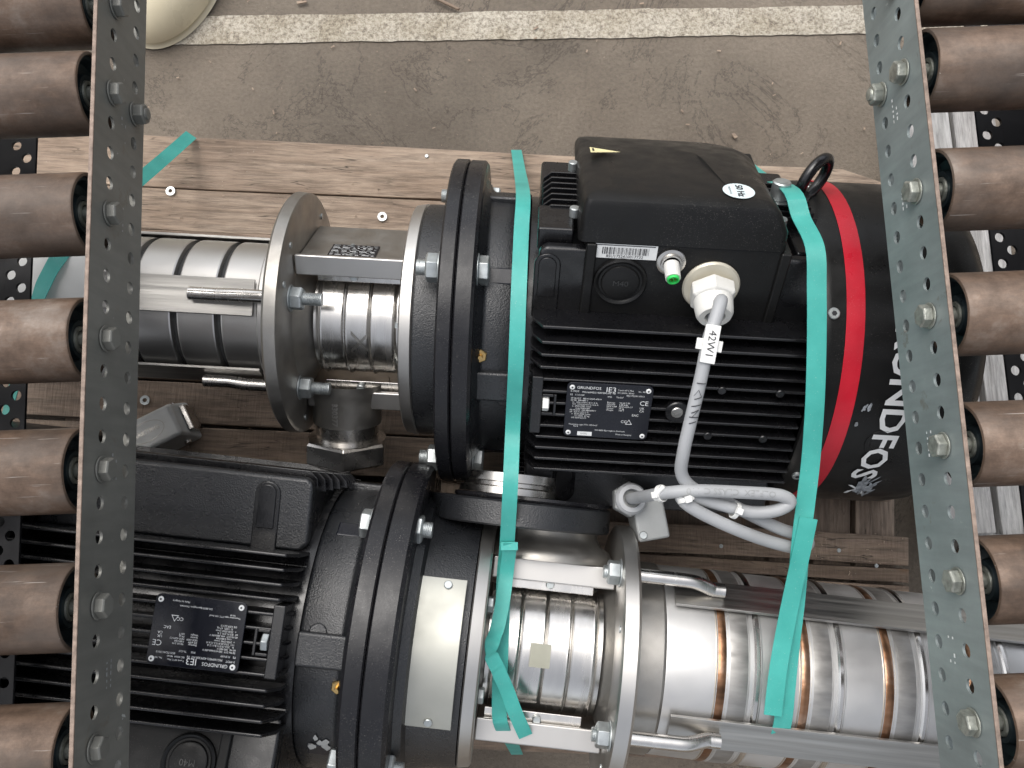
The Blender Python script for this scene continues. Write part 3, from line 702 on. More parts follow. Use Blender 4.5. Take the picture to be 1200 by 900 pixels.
def make_head(root, ring, L, roll, cover_plate, disc_th=.0165):
    "stainless pump head: round ring, two webs with lips, coupling guard, port boss and the round pump flange"
    rot = (-R(roll), 0, 0); K = dict(loc=(0, 0, DZ), rot=rot)
    mb = MB(); mb.lathe([(ring, .05), (ring, .128), (ring + .0015, .1305), (ring + .0125, .1325), (ring + .014, .131), (ring + .014, .05)], 80, cap=False); mb.build('head_ring', 'satin_steel', root, sharp=30, **K)
    d0 = ring - L; K0 = dict(loc=(0, 0, DZ))
    mb = MB(); mb.lathe([(d0, .05), (d0, .134), (d0 - .002, .1375), (d0 - disc_th + .003, .1385), (d0 - disc_th, .1355), (d0 - disc_th, .05)], 96, cap=False); dc = mb.build('pump_flange', 'cast_steel' if not cover_plate else 'satin_steel', root, sharp=40, **K)
    for ph in ((40, 62, -58, 130) if not cover_plate else (-20, 60)):
        mb = MB(); c0 = Vector(pv(ph, .120, d0 - .0005)); mb.cyl(c0, c0 + Vector((.0018, 0, 0)), .0035, n=14); mb.build('small_plug', 'zinc', dc)
    # inner bearing body
    mb = MB(); mb.lathe([(ring, .03), (ring, .060), (ring - .003, .060), (ring - .003, .052), (ring - .01, .050), (d0 + .030, .052), (d0 + .016, .058), (d0 + .008, .068), (d0, .082)], 64, cap=False); mb.build('bearing_body', 'cast_steel', root, **K)
    for s in (1, -1):
        lo = lambda a, b: (min(a, b), max(a, b))
        mb = MB()
        v0, v1 = lo(s * .078, s * .086); mb.box((d0 + .0005, v0, -.062), (ring - .0005, v1, .046))
        web = mb.build('web', 'cast_steel' if not cover_plate else 'satin_steel', root, bevel=.002, **K)
        mb = MB(); v0, v1 = lo(s * .071, s * .094); mb.box((d0 + .001, v0, .0462), (ring - .001, v1, .052)); mb.build('web_lip', 'satin_steel', web, bevel=.0018)
        mb = MB(); v0, v1 = lo(s * .062, s * .0765); mb.box((d0 + .022, v0, .0405), (ring - .008, v1, .0425))
        mb.build('guard_edge', 'bright_steel', web, bevel=.0008)
        for uu in (.5,):
            c0 = Vector((d0 + (ring - d0) * .52, s * .069, .0425)); mb = MB(); mb.cyl(c0, c0 + Vector((0, 0, .0055)), .0046, n=16, ch=.001); mb.box((c0.x - .003, c0.y - .0005, c0.z + .0054), (c0.x + .003, c0.y + .0005, c0.z + .0058)); mb.build('guard_screw', 'zinc', web)
    # coupling guard with rolled ridges
    g0, g1 = (ring - .004, d0 + .010) if cover_plate else (ring - .008, d0 + .018); GR = .069 if cover_plate else .0635
    n_r = 4; prof = []
    for i in range(121):
        u = g1 + (g0 - g1) * i / 120; r_ = GR
        for k in range(n_r + (1 if cover_plate else 0)):
            uc = g1 + (g0 - g1) * (.06 + .88 * k / (n_r - 1 + (1 if cover_plate else 0)))
            r_ += .0022 * math.exp(-((u - uc) / .0012) ** 2)
        prof.append((u, r_))
    mb = MB(); mb.lathe(prof, 48, -66, 66); mb.lathe([(g1, GR - .001), (g0, GR - .001)], 48, -66, 66)
    gd = mb.build('coupling_guard', 'bright_steel', root, sharp=50, **K)
    mb = MB(); um = (g0 + g1) / 2 + .004; GS = GR + (.0026 if cover_plate else .0006); f_ = lambda x, y, z=0: (um + x, GS * sin(y / GR), GS * cos(y / GR))
    if cover_plate:
        n_ = 8; vs = []; 
        for i in range(n_ + 1):
            for x in (-.0105, .0105): vs.append(f_(x, -.0115 + .023 * i / n_))
        mb.add(vs, [(2 * i, 2 * i + 1, 2 * i + 3, 2 * i + 2) for i in range(n_)]); mb.build('blank_sticker', 'olive', gd)
    else:
        for s_ in (1, -1):
            pts = [(-.010, -.011 * s_), (-.001, -.001 * s_), (.005, .006 * s_), (.011, .010 * s_)]
            for i in range(3):
                (x0, y0), (x1, y1) = pts[i], pts[i + 1]
                mb.add([f_(x0, y0 - .0022), f_(x1, y1 - .0022), f_(x1, y1 + .0022), f_(x0, y0 + .0022)], [(0, 1, 2, 3)])
        mb.build('emblem', 'cast_steel', gd)
    for (yy) in ((-20, 20) if not cover_plate else ()):
        mb = MB(); m_ = Matrix.Rotation(-R(yy), 4, 'X'); mb.box((g0 - .004, -.003, GR - .002), (ring + .002, .003, GR + .003), m_); mb.build('guard_clip', 'zinc', gd)
    for ph in (-33, 33):
        c0 = Vector(pv(ph, .083, ring - .0005)); mb = MB(); hexnut(mb, c0, (-1, 0, 0), .0085, .006, rot=.4); mb.build('head_bolt', 'zinc', root, bevel=.0004, **K)
    return d0, dc, K

# ---- pump 1 (upper in the photograph, motor to the right)
P1 = at(545, 378, AX); A1 = R(-3.2)
p1 = thing('pump', 'pump with a red band on its black motor fan cover, motor at the right', 'pump', (P1.x, P1.y, PZ), A1, 'two multistage pumps strapped on the pallet')
m1 = make_motor(p1, 0, True)
fr1, NP1, bx1 = m1['fr'], m1['NP'], m1['box']
K0 = dict(loc=(0, 0, DZ))
mb = MB(); mb.lathe([(-.0004, .10), (-.0004, .181), (-.002, .1835), (-.014, .1835), (-.016, .181), (-.016, .13)], 96, cap=False); mb.build('adapter_flange', 'black_flange', p1, sharp=30, **K0)
mb = MB(); mb.lathe([(-.0445, .10), (-.0445, .1315), (-.043, .1325), (-.016, .1325)], 80, cap=False); mb.build('adapter', 'black_cast', p1, sharp=30, **K0)
d1, dc1, KH1 = make_head(p1, -.059, .120, -38, False)
# data plate on the web
web = [c for c in p1.children if c.name.startswith('web')][0]
mb = MB(); u0, u1 = -.148, -.096; mb.box((u0, .0862, -.002), (u1, .0874, .032)); dp = mb.build('data_plate', 'plate_black', web, bevel=.0003)
for r_ in range(9):
    mb = MB(); zz = .029 - r_ * .0034; x = u0 + .002
    while x < u1 - .004:
        l = random.uniform(.002, .008); mb.add([(x, .0877, zz - .001), (min(x + l, u1 - .002), .0877, zz - .001), (min(x + l, u1 - .002), .0877, zz + .0004), (x, .0877, zz + .0004)], [(0, 1, 2, 3)]); x += l + random.uniform(.0012, .004)
    mb.build('print_line', 'print' if r_ % 3 == 0 else 'greyprint', dp)
for (x, z) in (((u0 + u1) / 2, .0295), ((u0 + u1) / 2 - .004, .0005)):
    mb = MB(); mb.cyl((x, .0874, z), (x, .0892, z), .0022, n=14); mb.build('rivet', 'zinc', dp)
# port with hexagon union on the lower side
KP = dict(loc=(0, 0, DZ), rot=(-R(-22), 0, 0))
uP = -.137
def ylathe(mb, prof, uc, n=48):
    "turned about the -v axis at u = uc: profile of (distance, radius)"
    m_ = Matrix.Translation((uc, 0, 0)) @ Matrix.Rotation(-pi / 2, 4, 'Z'); return mb.lathe(prof, n, mtx=m_, cap=False)
mb = MB(); ylathe(mb, [(.075, .050), (.090, .0445), (.100, .0415), (.127, .0405), (.128, .035)], uP); pb = mb.build('discharge_port', 'cast_steel', p1, sharp=35, **KP)
mb = MB(); ylathe(mb, [(.126, .034), (.126, .037), (.149, .037)], uP); mb.build('thread_collar', 'machined', pb)
mb = MB(); m_ = Vector((uP, -.1475, 0)); hexnut(mb, m_, (0, -1, 0), .052, .030, rot=.12); ylathe(mb, [(.1470, .036), (.1470, .046)], uP)
mb.build('union_nut', 'machined', pb, bevel=.001)
ff = lambda x, y, z: (uP + .002 + y, -.082 - x, .0462 + .0006 - (x * .09))
text('lettering', '830377', .0095, 'satin_steel', pb, lambda x, y, z: (uP - .006 + y, -(.094 + x), sqrt(max(0, (.0425 - max(0, (x)) * .04) ** 2 - (-.006 + y) ** 2)) + .0004), 'LEFT', .0003)
# sleeve
def groove_prof(u_start, n, pitch, r, gr, gw):
    prof = [(u_start, r)]
    u = u_start
    for i in range(n):
        u2 = u - pitch
        prof += [(u2 + gw + .002, r), (u2 + gw + .0006, r - .0008), (u2 + gw, gr), (u2 + .0006, gr), (u2, r - .0008), (u2 - .0014, r)]; u = u2
    prof += [(u - .02, r)]
    return prof
mb = MB(); mb.lathe([(d1 - .0165, .06), (d1 - .0165, .086), (d1 - .036, .0865), (d1 - .038, .084), (d1 - .038, .06)], 72, cap=False); mb.build('collar', 'satin_steel', p1, **K0)
mb = MB(); mb.lathe(groove_prof(d1 - .038, 6, .0475, .0785, .0725, .007), 88, cap=False); slv = mb.build('chamber_sleeve', 'satin_steel', p1, sharp=25, **K0)
for i in range(6):
    u = d1 - .038 - .0475 * (i + 1); mb = MB(); mb.lathe([(u + .0068, .0728), (u + .0036, .0738), (u + .0004, .0728)], 72, cap=False); mb.build('groove_ring', 'dark_gap', slv)  # darker steel ring filling each groove
def stay(root, d0, ph, rr_, w_, uend, mat='satin_steel', ustart=None, rod=True, disc_th=.0165, K0=K0, bend=1):
    us = d0 - disc_th - .02 if ustart is None else ustart
    m_ = Matrix.Rotation(-R(ph), 4, 'X')
    mb = MB(); mb.box((uend, -w_ / 2, rr_), (us, w_ / 2, rr_ + .0032), m_); b_ = mb.build('stay_band', mat, root, bevel=.0006, **K0)
    if rod:
        pts = [Vector(pv(0, rr_ + .010, us - (.050 if root is not p1 else .066))), Vector(pv(0, rr_ + .010, us - .042)), Vector(pv(0, rr_ + .010 + .001 * bend, us - .036)), Vector(pv(0, rr_ + .010 + .008 * bend, us - .018)), Vector(pv(0, rr_ + .010 + .009 * bend, us + .0)), Vector(pv(0, rr_ + .010 + .009 * bend, d0 - disc_th + .002))]
        pts = [m_ @ p for p in pts]
        mb = MB(); mb.tube(pts, .0072, 16, 6); mb.build('stay_rod', 'bright_steel', b_)
        c0 = Vector(pv(ph, rr_ + .010 + .009 * bend, d0))
        mb = MB(); hexnut(mb, c0, (1, 0, 0), .0128, .0125, washer=.0016, thread=.020 if root is p1 else .004, rot=R(ph)); mb.build('hex_nut', 'zinc', b_, bevel=.0006)
    return b_
for ph in (-2, 90, -76):
    stay(p1, d1, ph, .0795, .040, -.62, 'brushed', ustart=d1 - .042, rod=(ph != 90), bend=.25)
for ph in (-30, -60):
    mb = MB(); m_ = Matrix.Rotation(-R(ph), 4, 'X'); mb.box((d1 - .030, -.010, .084), (d1 - .0166, .010, .0905), m_); mb.build('lug', 'satin_steel', p1, bevel=.001, **K0)
# white shell over the far end of the sleeve
mb = MB(); mb.lathe([(-.395, .0855), (-.396, .088), (-.45, .0895), (-.66, .088), (-.665, .05)], 64, cap=False); mb.build('white_sleeve_end', 'white', p1, **K0)
mb = MB(); mb.lathe([(-.62, .0825), (-.68, .0825), (-.69, .07), (-.69, 0)], 64, cap=False); mb.build('pump_foot', 'cast_steel', p1, **K0)

# box fittings
A_, NA = m1['A'], m1['NA']; 
def onface(u, b, h=0): return Vector(fr1(.1127 + h, b, u))
q = Vector((1, 0, 0)).rotation_difference(NA).to_matrix().to_4x4()
c0 = onface(.242, .1415)
mb = MB(); mb.lathe([(0, .0265), (.002, .027), (.004, .0255), (.0042, .02), (.0042, .0)], 44, mtx=Matrix.Translation(c0) @ q, cap=False); gl = mb.build('cable_gland', 'ivory', bx1)
DG = (NA + Vector(fr1(0, -.34, .03))).normalized()
mb = MB(); hexnut(mb, c0 + NA * .004, DG, .0225, .016, rot=.3); mb.build('gland_nut', 'white', gl, bevel=.0012)
mb = MB(); qq = Vector((1, 0, 0)).rotation_difference(DG).to_matrix().to_4x4(); mb.lathe([(.016, .0185), (.030, .0172), (.034, .0150), (.034, .0095), (.026, .009)], 32, mtx=Matrix.Translation(c0 + NA * .004) @ qq, cap=False)
mb.build('gland_cap', 'white', gl, sharp=25)
GT = c0 + NA * .004 + DG * .030
c0 = onface(.2005, .1655)
mb = MB(); mb.lathe([(0, .0135), (.0025, .0135), (.003, .0125), (.003, .010), (.006, .0095), (.006, .008)], 32, mtx=Matrix.Translation(c0) @ q, cap=False); so = mb.build('sensor_socket', 'machined', bx1)
DS = (NA + Vector(fr1(0, -.35, .06))).normalized(); qs = Vector((1, 0, 0)).rotation_difference(DS).to_matrix().to_4x4()
mb = MB(); mb.lathe([(.004, .0075), (.020, .0070), (.020, .0058), (.018, .0058)], 28, mtx=Matrix.Translation(c0) @ qs, cap=False); mb.build('socket_barrel', 'white', so)
mb = MB(); mb.lathe([(.0185, .0058), (.0225, .0056), (.0225, .0042), (.019, .004), (.019, 0)], 28, mtx=Matrix.Translation(c0) @ qs, cap=False); gi = mb.build('socket_insert', 'green', so)
for k in range(5):
    a = 2 * pi * k / 5; mb = MB(); mb.lathe([(.018, .0006), (.0215, .0006)], 8, mtx=Matrix.Translation(c0) @ qs @ Matrix.Translation((0, .0022 * sin(a), .0022 * cos(a)))); mb.build('pin', 'brass', so)
# barcode label
mb = MB(); f_ = lambda x, y, h=.0004: fr1(.1131 + h, .1705 + y, .1255 + x)
mb.add([f_(0, -.0045), (f_(.061, -.0045)), f_(.061, .0105), f_(0, .0105)], [(0, 1, 2, 3)]); bc = mb.build('barcode_label', 'label_white', bx1)
mb = MB(); x = .0105; rb = random.Random(11)
while x < .054:
    w_ = rb.choice([.0003, .0003, .0006, .0009]); mb.add([f_(x, 0, .0007), f_(x + w_, 0, .0007), f_(x + w_, .0072, .0007), f_(x, .0072, .0007)], [(0, 1, 2, 3)]); x += w_ + rb.choice([.0004, .0006, .001])
mb.add([f_(.002, .0090, .0007), f_(.059, .0090, .0007), f_(.059, .0098, .0007), f_(.002, .0098, .0007)], [(0, 1, 2, 3)])
mb.build('barcode', 'ink', bc)
text('lettering', '85U17S2410017732', .0042, 'ink', bc, lambda x, y, z: f_(.0145 + x, -.0022 + y, .0007))
# 50 Hz sticker and warning triangle on the lid
def onlid(u, a, h=.0): return fr1(a, .2242 + h - .0402 * .75 * (max(0, .045 - a) / .15) ** 1.3 * 1.15, u)
mb = MB(); vs = [onlid(.2555 + .0145 * cos(2 * pi * i / 32), .083 + .0145 * sin(2 * pi * i / 32), .0008) for i in range(32)]; mb.add(vs, [tuple(range(32))]); s5 = mb.build('frequency_sticker', 'label_blue', [c for c in bx1.children if c.name.startswith('lid')][0])
text('lettering', '50 Hz', .0092, 'ink', s5, lambda x, y, z: onlid(.2565 + y, .083 + x, .0012), 'CENTER', .0002)
text('lettering', 'MADE IN DK', .0026, 'ink', s5, lambda x, y, z: onlid(.2475 + y, .083 + x, .0012), 'CENTER')
mb = MB(); mb.add([onlid(.1245, -.020, .0008), onlid(.1245, .004, .0008), onlid(.155, -.004, .0008)], [(0, 1, 2)]); tr = mb.build('warning_triangle', 'yellow', s5.parent)
mb = MB(); mb.add([onlid(.1265, -.014, .0012), onlid(.1265, -.002, .0012), onlid(.1285, -.003, .0012), onlid(.1285, -.013, .0012)], [(0, 1, 2, 3)]); mb.build('print_mark', 'ink', tr)
# lifting screw and eye bolt
mb = MB(); c0 = Vector(at(911, 236, AX + .143)); 
def inp1(p): 
    d = p - P1; return Vector((d.x * cos(A1) + d.y * sin(A1), -d.x * sin(A1) + d.y * cos(A1), p.z - AX))
c0 = inp1(c0); up = Vector((0, .70, .71)).normalized()
mb.cyl(c0 - up * .03, c0 + up * .0, .0155, n=28); mb.cyl(c0, c0 + up * .003, .0165, n=32, ch=.0008); mb.cyl(c0 + up * .003, c0 + up * .0215, .0092, n=32, ch=.0012); mb.build('socket_screw', 'zinc', p1, **K0); mb = MB(); mb.cyl(c0 + up * .0208, c0 + up * .0218, .0050, n=6)
mb.build('socket_screw', 'zinc', p1, **K0)
mb = MB(); ep = at(954, 209, AX + .145); ec = inp1(ep); vd = (ep - Vector((0, 0, HC))).normalized()
rgt, upv = Vector((1, 0, 0)), Vector((0, cos(TH), sin(TH)))
ax1 = (rgt * .65 + upv * .76).normalized(); ax2 = (vd * .93 + (rgt * .76 - upv * .65) * .36); ax2 = (ax2 - ax1 * ax2.dot(ax1)).normalized()
Rz = Matrix.Rotation(-A1, 3, 'Z'); ax1 = Rz @ ax1; ax2 = Rz @ ax2
pts = [ec + ax1 * (.0225 * cos(2 * pi * i / 24)) + ax2 * (.0195 * sin(2 * pi * i / 24)) for i in range(25)]
mb.tube(pts, .0056, 14, 3)
mb.build('lifting_eye', 'black', p1, **K0); mb = MB(); mb.cyl(ec - ax1 * .022, ec - ax1 * .022 + Vector((0, -.012, -.035)), .010, n=20)
mb.build('eye_shank', 'black', p1, **K0)
# eyelet boss by the nameplate
mb = MB(); c0 = Vector(NP1(0, .165, .2225)); mb.cyl(c0, c0 + Vector(NP1(0, 1, 0)) * .0085, .0115, n=32, ch=.001); mb.build('boss', 'black', m1['stator'])
mb = MB(); mb.cyl(c0, c0 + Vector(NP1(0, 1, 0)) * .0092, .0062, n=24, ch=.001); mb.build('boss_plug', 'machined', m1['stator'])
for (u, a, ) in ((.262, .027), (.318, .027), (.257, -.026), (.312, -.026)):
    c0 = Vector(NP1(a, .1690, u)); mb = MB(); mb.cyl(c0, c0 + Vector(NP1(0, 1, 0)) * .0042, .0042, n=18, ch=.0008); mb.build('fin_boss', 'black', m1['stator'])

# ---- pump 2 (lower in the photograph, motor to the left)
P2 = at(462, 735, AX); A2 = R(180 - 6.2)
p2 = thing('pump', 'pump with a copper-coloured welded steel sleeve at the right, motor at the left', 'pump', (P2.x, P2.y, PZ), A2, 'two multistage pumps strapped on the pallet')
m2 = make_motor(p2, 37, False)
KR = dict(loc=(0, 0, DZ), rot=(-R(0), 0, 0))
mb = MB(); mb.lathe([(-.0004, .10), (-.0004, .181), (-.002, .1835), (-.022, .1835), (-.026, .180), (-.026, .14)], 96, cap=False); mb.build('adapter_flange', 'black_flange', p2, sharp=30, **K0)
mb = MB(); mb.lathe([(-.026, .150), (-.034, .147), (-.037, .138), (-.060, .135), (-.086, .1325), (-.086, .10)], 96, cap=False); ad2 = mb.build('adapter', 'black_cast', p2, sharp=30, **K0)
def arcplate(name, mat, u0, u1, p0, p1_, r, th, parent, shape=None, n=24, **k):
    vs = []; mb = MB()
    for t_ in (0, th):
        for i in range(n + 1):
            ph = p0 + (p1_ - p0) * i / n; e = .004 * (1 - (2 * i / n - 1) ** 2) if shape else 0
            for uu in (u0, u1 + e): vs.append((uu, (r + t_) * sin(R(ph)), (r + t_) * cos(R(ph))))
    m = 2 * (n + 1); fs = []
    for i in range(n):
        a = 2 * i; fs += [(a, a + 1, a + 3, a + 2), (m + a, m + a + 2, m + a + 3, m + a + 1), (a, a + 2, m + a + 2, m + a), (a + 1, m + a + 1, m + a + 3, a + 3)]
    fs += [(0, m, m + 1, 1), (2 * n, 2 * n + 1, m + 2 * n + 1, m + 2 * n)]
    mb.add(vs, fs); return mb.build(name, mat, parent, **k)
cp = arcplate('cover_plate', 'galv_cover', -.080, -.036, -31, 29, .1385, .0015, ad2, shape=True, bevel=.0005)
for (u, ph) in ((-.062, -28), (-.058, 26)):
    c0 = Vector(pv(ph, .140, u)); dr = Vector(pv(ph, 1)); mb = MB(); mb.cyl(c0, c0 + dr * .0022, .0042, n=18, ch=.0006); mb.build('plate_screw', 'zinc', cp)
d2, dc2, KH2 = make_head(p2, -.101, .132, 0, True, disc_th=.018)
# cast body and round black port flange at the upper side
mb = MB(); uQ = -.158
ylathe(mb, [(.0945, .050), (.0945, .0745), (.100, .074), (.106, .070), (.112, .060), (.120, .056), (.1262, .056)], uQ, 64); pb2 = mb.build('discharge_port', 'cast_steel', p2, sharp=40, **K0)
mb = MB(); ylathe(mb, [(.1262, .05), (.1262, .100), (.128, .102), (.1505, .102), (.1525, .100), (.1525, .05)], uQ + .034, 96); mb.build('port_flange', 'black_cast', pb2, sharp=30)
mb = MB(); ylathe(mb, [(.153, .045), (.153, .088), (.155, .089), (.158, .088), (.158, .05)], uQ + .020, 80); mb.build('port_flange', 'black_flange', pb2, sharp=30)
mb = MB(); ylathe(mb, [(.1585, .04), (.1585, .058), (.1655, .058), (.167, .054), (.171, .054), (.172, .058), (.181, .058), (.182, .055), (.182, .048), (.176, .047), (.176, .02)], uQ + .046, 80); mb.build('port_ring', 'machined', pb2, sharp=25)
# sleeve with welds
S2 = .1010
mb = MB(); mb.lathe([(d2 - .018, .07), (d2 - .018, .1005), (d2 - .047, .1005), (d2 - .050, .098), (d2 - .050, .07)], 96, cap=False); mb.build('collar', 'cast_steel', p2, **K0)
prof = [(d2 - .050, .0985), (d2 - .052, .0990)]; u = -.338; WE = []
while u > -.80:
    prof += [(u + .004, .0995), (u - .004, .0995), (u - .006, .0998), (u - .026, .0998), (u - .028, .0985), (u - .031, .0985), (u - .0325, .1005), (u - .0385, .1005), (u - .040, .0995)]; WE.append(u); u -= .0825
prof += [(-.86, .0995)]
mb = MB(); mb.lathe(prof, 128, cap=False); sl2 = mb.build('pump_sleeve', 'sleeve', p2, sharp=20, **K0)
for u in WE:
    mb = MB(); mb.lathe([(u + .0049, .0990), (u + .0036, .0999), (u, .1003), (u - .0036, .0999), (u - .0049, .0990)], 160, cap=False); mb.build('weld_seam', 'weld', sl2)
    for e in (.0056, -.0056):
        mb = MB(); mb.lathe([(u + e + .0016, .0992), (u + e, .0998), (u + e - .0016, .0992)], 96, cap=False); mb.build('heat_tint', 'tint', sl2)
    mb = MB(); mb.lathe([(u - .0075, .0996), (u - .009, .1001), (u - .025, .1001), (u - .0262, .0996)], 128, cap=False); mb.build('etched_band', 'grey_band', sl2)
    mb = MB(); mb.lathe([(u - .0318, .1000), (u - .0335, .1016), (u - .0365, .1016), (u - .0385, .1000)], 128, cap=False); mb.build('polished_ring', 'bright_steel', sl2)
def solve_phi(px, py, r):
    best = None
    for i in range(-180, 181):
        ph = i / 2; p = at(px, py, AX + r * cos(R(ph))); d = p - P2
        v = -d.x * sin(A2) + d.y * cos(A2); e = abs(v - r * sin(R(ph)))
        if best is None or e < best[0]: best = (e, ph)
    return best[1]
phU = solve_phi(900, 704, .105); phD = solve_phi(900, 868, .105)
stay(p2, d2, phU, .1025, .036, -.86, 'brushed', ustart=d2 - .058, disc_th=.018)
stay(p2, d2, phD, .1025, .036, -.86, 'brushed', ustart=d2 - .058, disc_th=.018)
stay(p2, d2, phU + 180, .1025, .036, -.86, 'brushed', ustart=d2 - .058, disc_th=.018)
stay(p2, d2, phD + 180, .1025, .036, -.86, 'brushed', ustart=d2 - .058, disc_th=.018)
# sensor housing beside the flange
def inp2(p):
    d = p - P2; return Vector((d.x * cos(A2) + d.y * sin(A2), -d.x * sin(A2) + d.y * cos(A2), p.z - AX))
zz = AX + .045
c0 = inp2(at(757, 605, zz)); mb = MB(); m_ = Matrix.Translation(c0) @ Matrix.Rotation(R(16), 4, 'Z'); mb.box((-.021, -.026, -.05), (.013, .026, .004), m_); sb = mb.build('sensor_housing', 'grey_cast', p2, bevel=.003, seg=3, **K0)
mb = MB(); c1 = inp2(at(753, 627, zz)); mb.cyl(c1 + Vector((0, 0, .002)), c1 + Vector((0, 0, .0065)), .0042, n=18, ch=.0006); mb.build('housing_screw', 'zinc', sb)
c1 = inp2(at(735, 586, zz)); DD = (inp2(at(752, 580, zz + .06)) - c1).normalized()
mb = MB(); hexnut(mb, c1, DD, .019, .014, rot=.3); hg = mb.build('sensor_gland', 'grey_cast', sb, bevel=.001)
q3 = Matrix.Translation(c1) @ Vector((1, 0, 0)).rotation_difference(DD).to_matrix().to_4x4()
mb = MB(); mb.lathe([(.014, .0165), (.018, .0168), (.022, .0145), (.0225, .010), (.018, .009)], 36, mtx=q3, cap=False); mb.build('gland_cap', 'cable', hg, sharp=25)
CT = Matrix.Translation((P2.x, P2.y, AX)) @ Matrix.Rotation(A2, 4, 'Z') @ (c1 + DD * .016)
# scuffed paint on the shield of pump 2
mb = MB(); rs = random.Random(4)
for i in range(9):
    ph = rs.uniform(-1, 5); u = .044 + rs.uniform(-.010, .010); w_ = rs.uniform(.001, .0035)
    pts = [pv(ph + rs.uniform(-.6, .6) + 1.6 * sin(a), .1500, u + w_ * 1.5 * cos(a)) for a in (0, 1.2, 2.4, 3.6, 4.8)]; mb.add(pts, [tuple(range(5))])
mb.build('scuff_mark', 'greyprint', m2['shield'], loc=(0, 0, 0), rot=(0, 0, 0))

# ------------------------------------------------------------------ strapping
def ribbon(pts, w, th, widthdir=None, sub=5, taper=None):
    P = smooth(pts, sub); mb = MB(); vs = []; m = len(P)
    for i, p in enumerate(P):
        t = (P[min(i + 1, m - 1)] - P[max(i - 1, 0)]).normalized()
        wd = widthdir(i / (m - 1)) if callable(widthdir) else Vector(widthdir or (1, 0, 0))
        x = (wd - t * wd.dot(t)).normalized(); n = x.cross(t).normalized()
        for (a, b) in ((-.5, -.5), (.5, -.5), (.5, .5), (-.5, .5)): vs.append(tuple(p + x * (a * w) + n * (b * th)))
    fs = [(i * 4 + k, i * 4 + (k + 1) % 4, i * 4 + 4 + (k + 1) % 4, i * 4 + 4 + k) for i in range(m - 1) for k in range(4)] + [(0, 3, 2, 1), ((m - 1) * 4, (m - 1) * 4 + 1, (m - 1) * 4 + 2, (m - 1) * 4 + 3)]
    mb.add(vs, fs); return mb
def onp1(px, py, r):
    best = None
    for i in range(-200, 201):
        ph = i / 2; p = at(px, py, AX + r * cos(R(ph))); d = p - P1
        v = -d.x * sin(A1) + d.y * cos(A1); e = abs(v - r * sin(R(ph)))
        if best is None or e < best[0] - 1e-6: best = (e, p)
    return best[1]
s1 = thing('plastic_strap', 'teal plastic strap crossing both pumps left of the nameplate, with a loose twisted tail', 'strap', tuple(at(606, 178, PZ)), 0, 'teal plastic straps')
O = Vector(s1.location)
pts = [at(605, 176, .140), at(609, 200, .27), onp1(613, 229, .164), onp1(611, 270, .166), onp1(608, 340, .170), onp1(605, 420, .172), onp1(601, 500, .170), at(598, 570, .455), at(594, 640, .415), at(591, 668, .398), at(588, 740, .404), at(585, 826, .398), at(588, 852, .389), at(598, 868, .33), at(606, 884, .15)]
ribbon([p - O for p in pts], .0150, .0009, (1, 0, 0)).build('band', 'strap', s1)
pts = [at(598, 636, .4200), at(594, 668, .403), at(590, 700, .408), at(583, 735, .415), at(575, 762, .428), at(584, 785, .425), at(594, 808, .415), at(604, 835, .405), at(616, 862, .385)]
def wd(t):
    return Vector((1, .25, 0)) if t < .42 else (Vector((1, .25, -1.3 * (t - .42) / .1)) if t < .52 else Vector((.9, .55, -.35 if t < .62 else .1)))
ribbon([p - O + Vector((0, 0, .002)) for p in pts], .0145, .0009, wd, 8).build('loose_tail', 'strap', s1)
mb = MB(); c0 = at(597, 640, .4210) - O; mb.box((c0.x - .0085, c0.y - .004, c0.z - .0005), (c0.x + .0085, c0.y + .004, c0.z + .0007)); mb.build('weld_joint', 'strap', s1)
s2 = thing('plastic_strap', 'teal plastic strap over the red-banded motor and the welded sleeve, doubled at its lower end', 'strap', tuple(at(890, 205, PZ)), 0, 'teal plastic straps')
O = Vector(s2.location)
pts = [at(868, 186, .142), at(893, 206, .30), at(926, 222, .500), at(939, 255, .522), at(955, 290, .540), at(957, 340, .537), at(957, 400, .528), at(955, 470, .514), at(950, 540, .490), at(944, 590, .484), at(938, 640, .478), at(933, 700, .456), at(926, 760, .445), at(921, 810, .440), at(917, 848, .432), at(909, 874, .395), at(900, 905, .20)]
ribbon([p - O for p in pts], .0178, .0009, (1, .05, 0)).build('band', 'strap', s2)
pts = [at(947, 607, .4835), at(938, 650, .4765), at(924, 715, .4575), at(912, 780, .4500), at(905, 838, .4440)]
ribbon([p - O + Vector((0, 0, .0012)) for p in pts], .0172, .0009, (1, .06, 0)).build('loose_tail', 'strap', s2)
s3 = thing('plastic_strap', 'teal plastic strap slanting off the pallet behind the left rail', 'strap', tuple(at(222, 160, PZ)), 0, 'teal plastic straps')
O = Vector(s3.location)
pts = [at(224, 158, .150), at(190, 188, .22), at(150, 222, .30), at(95, 270, .39), at(70, 300, .418), at(55, 325, .4235), at(44, 352, .4225), at(30, 400, .40), at(12, 470, .30), at(2, 510, .13)]
ribbon([p - O for p in pts], .0165, .0009, (.62, -.78, .05)).build('band', 'strap', s3)

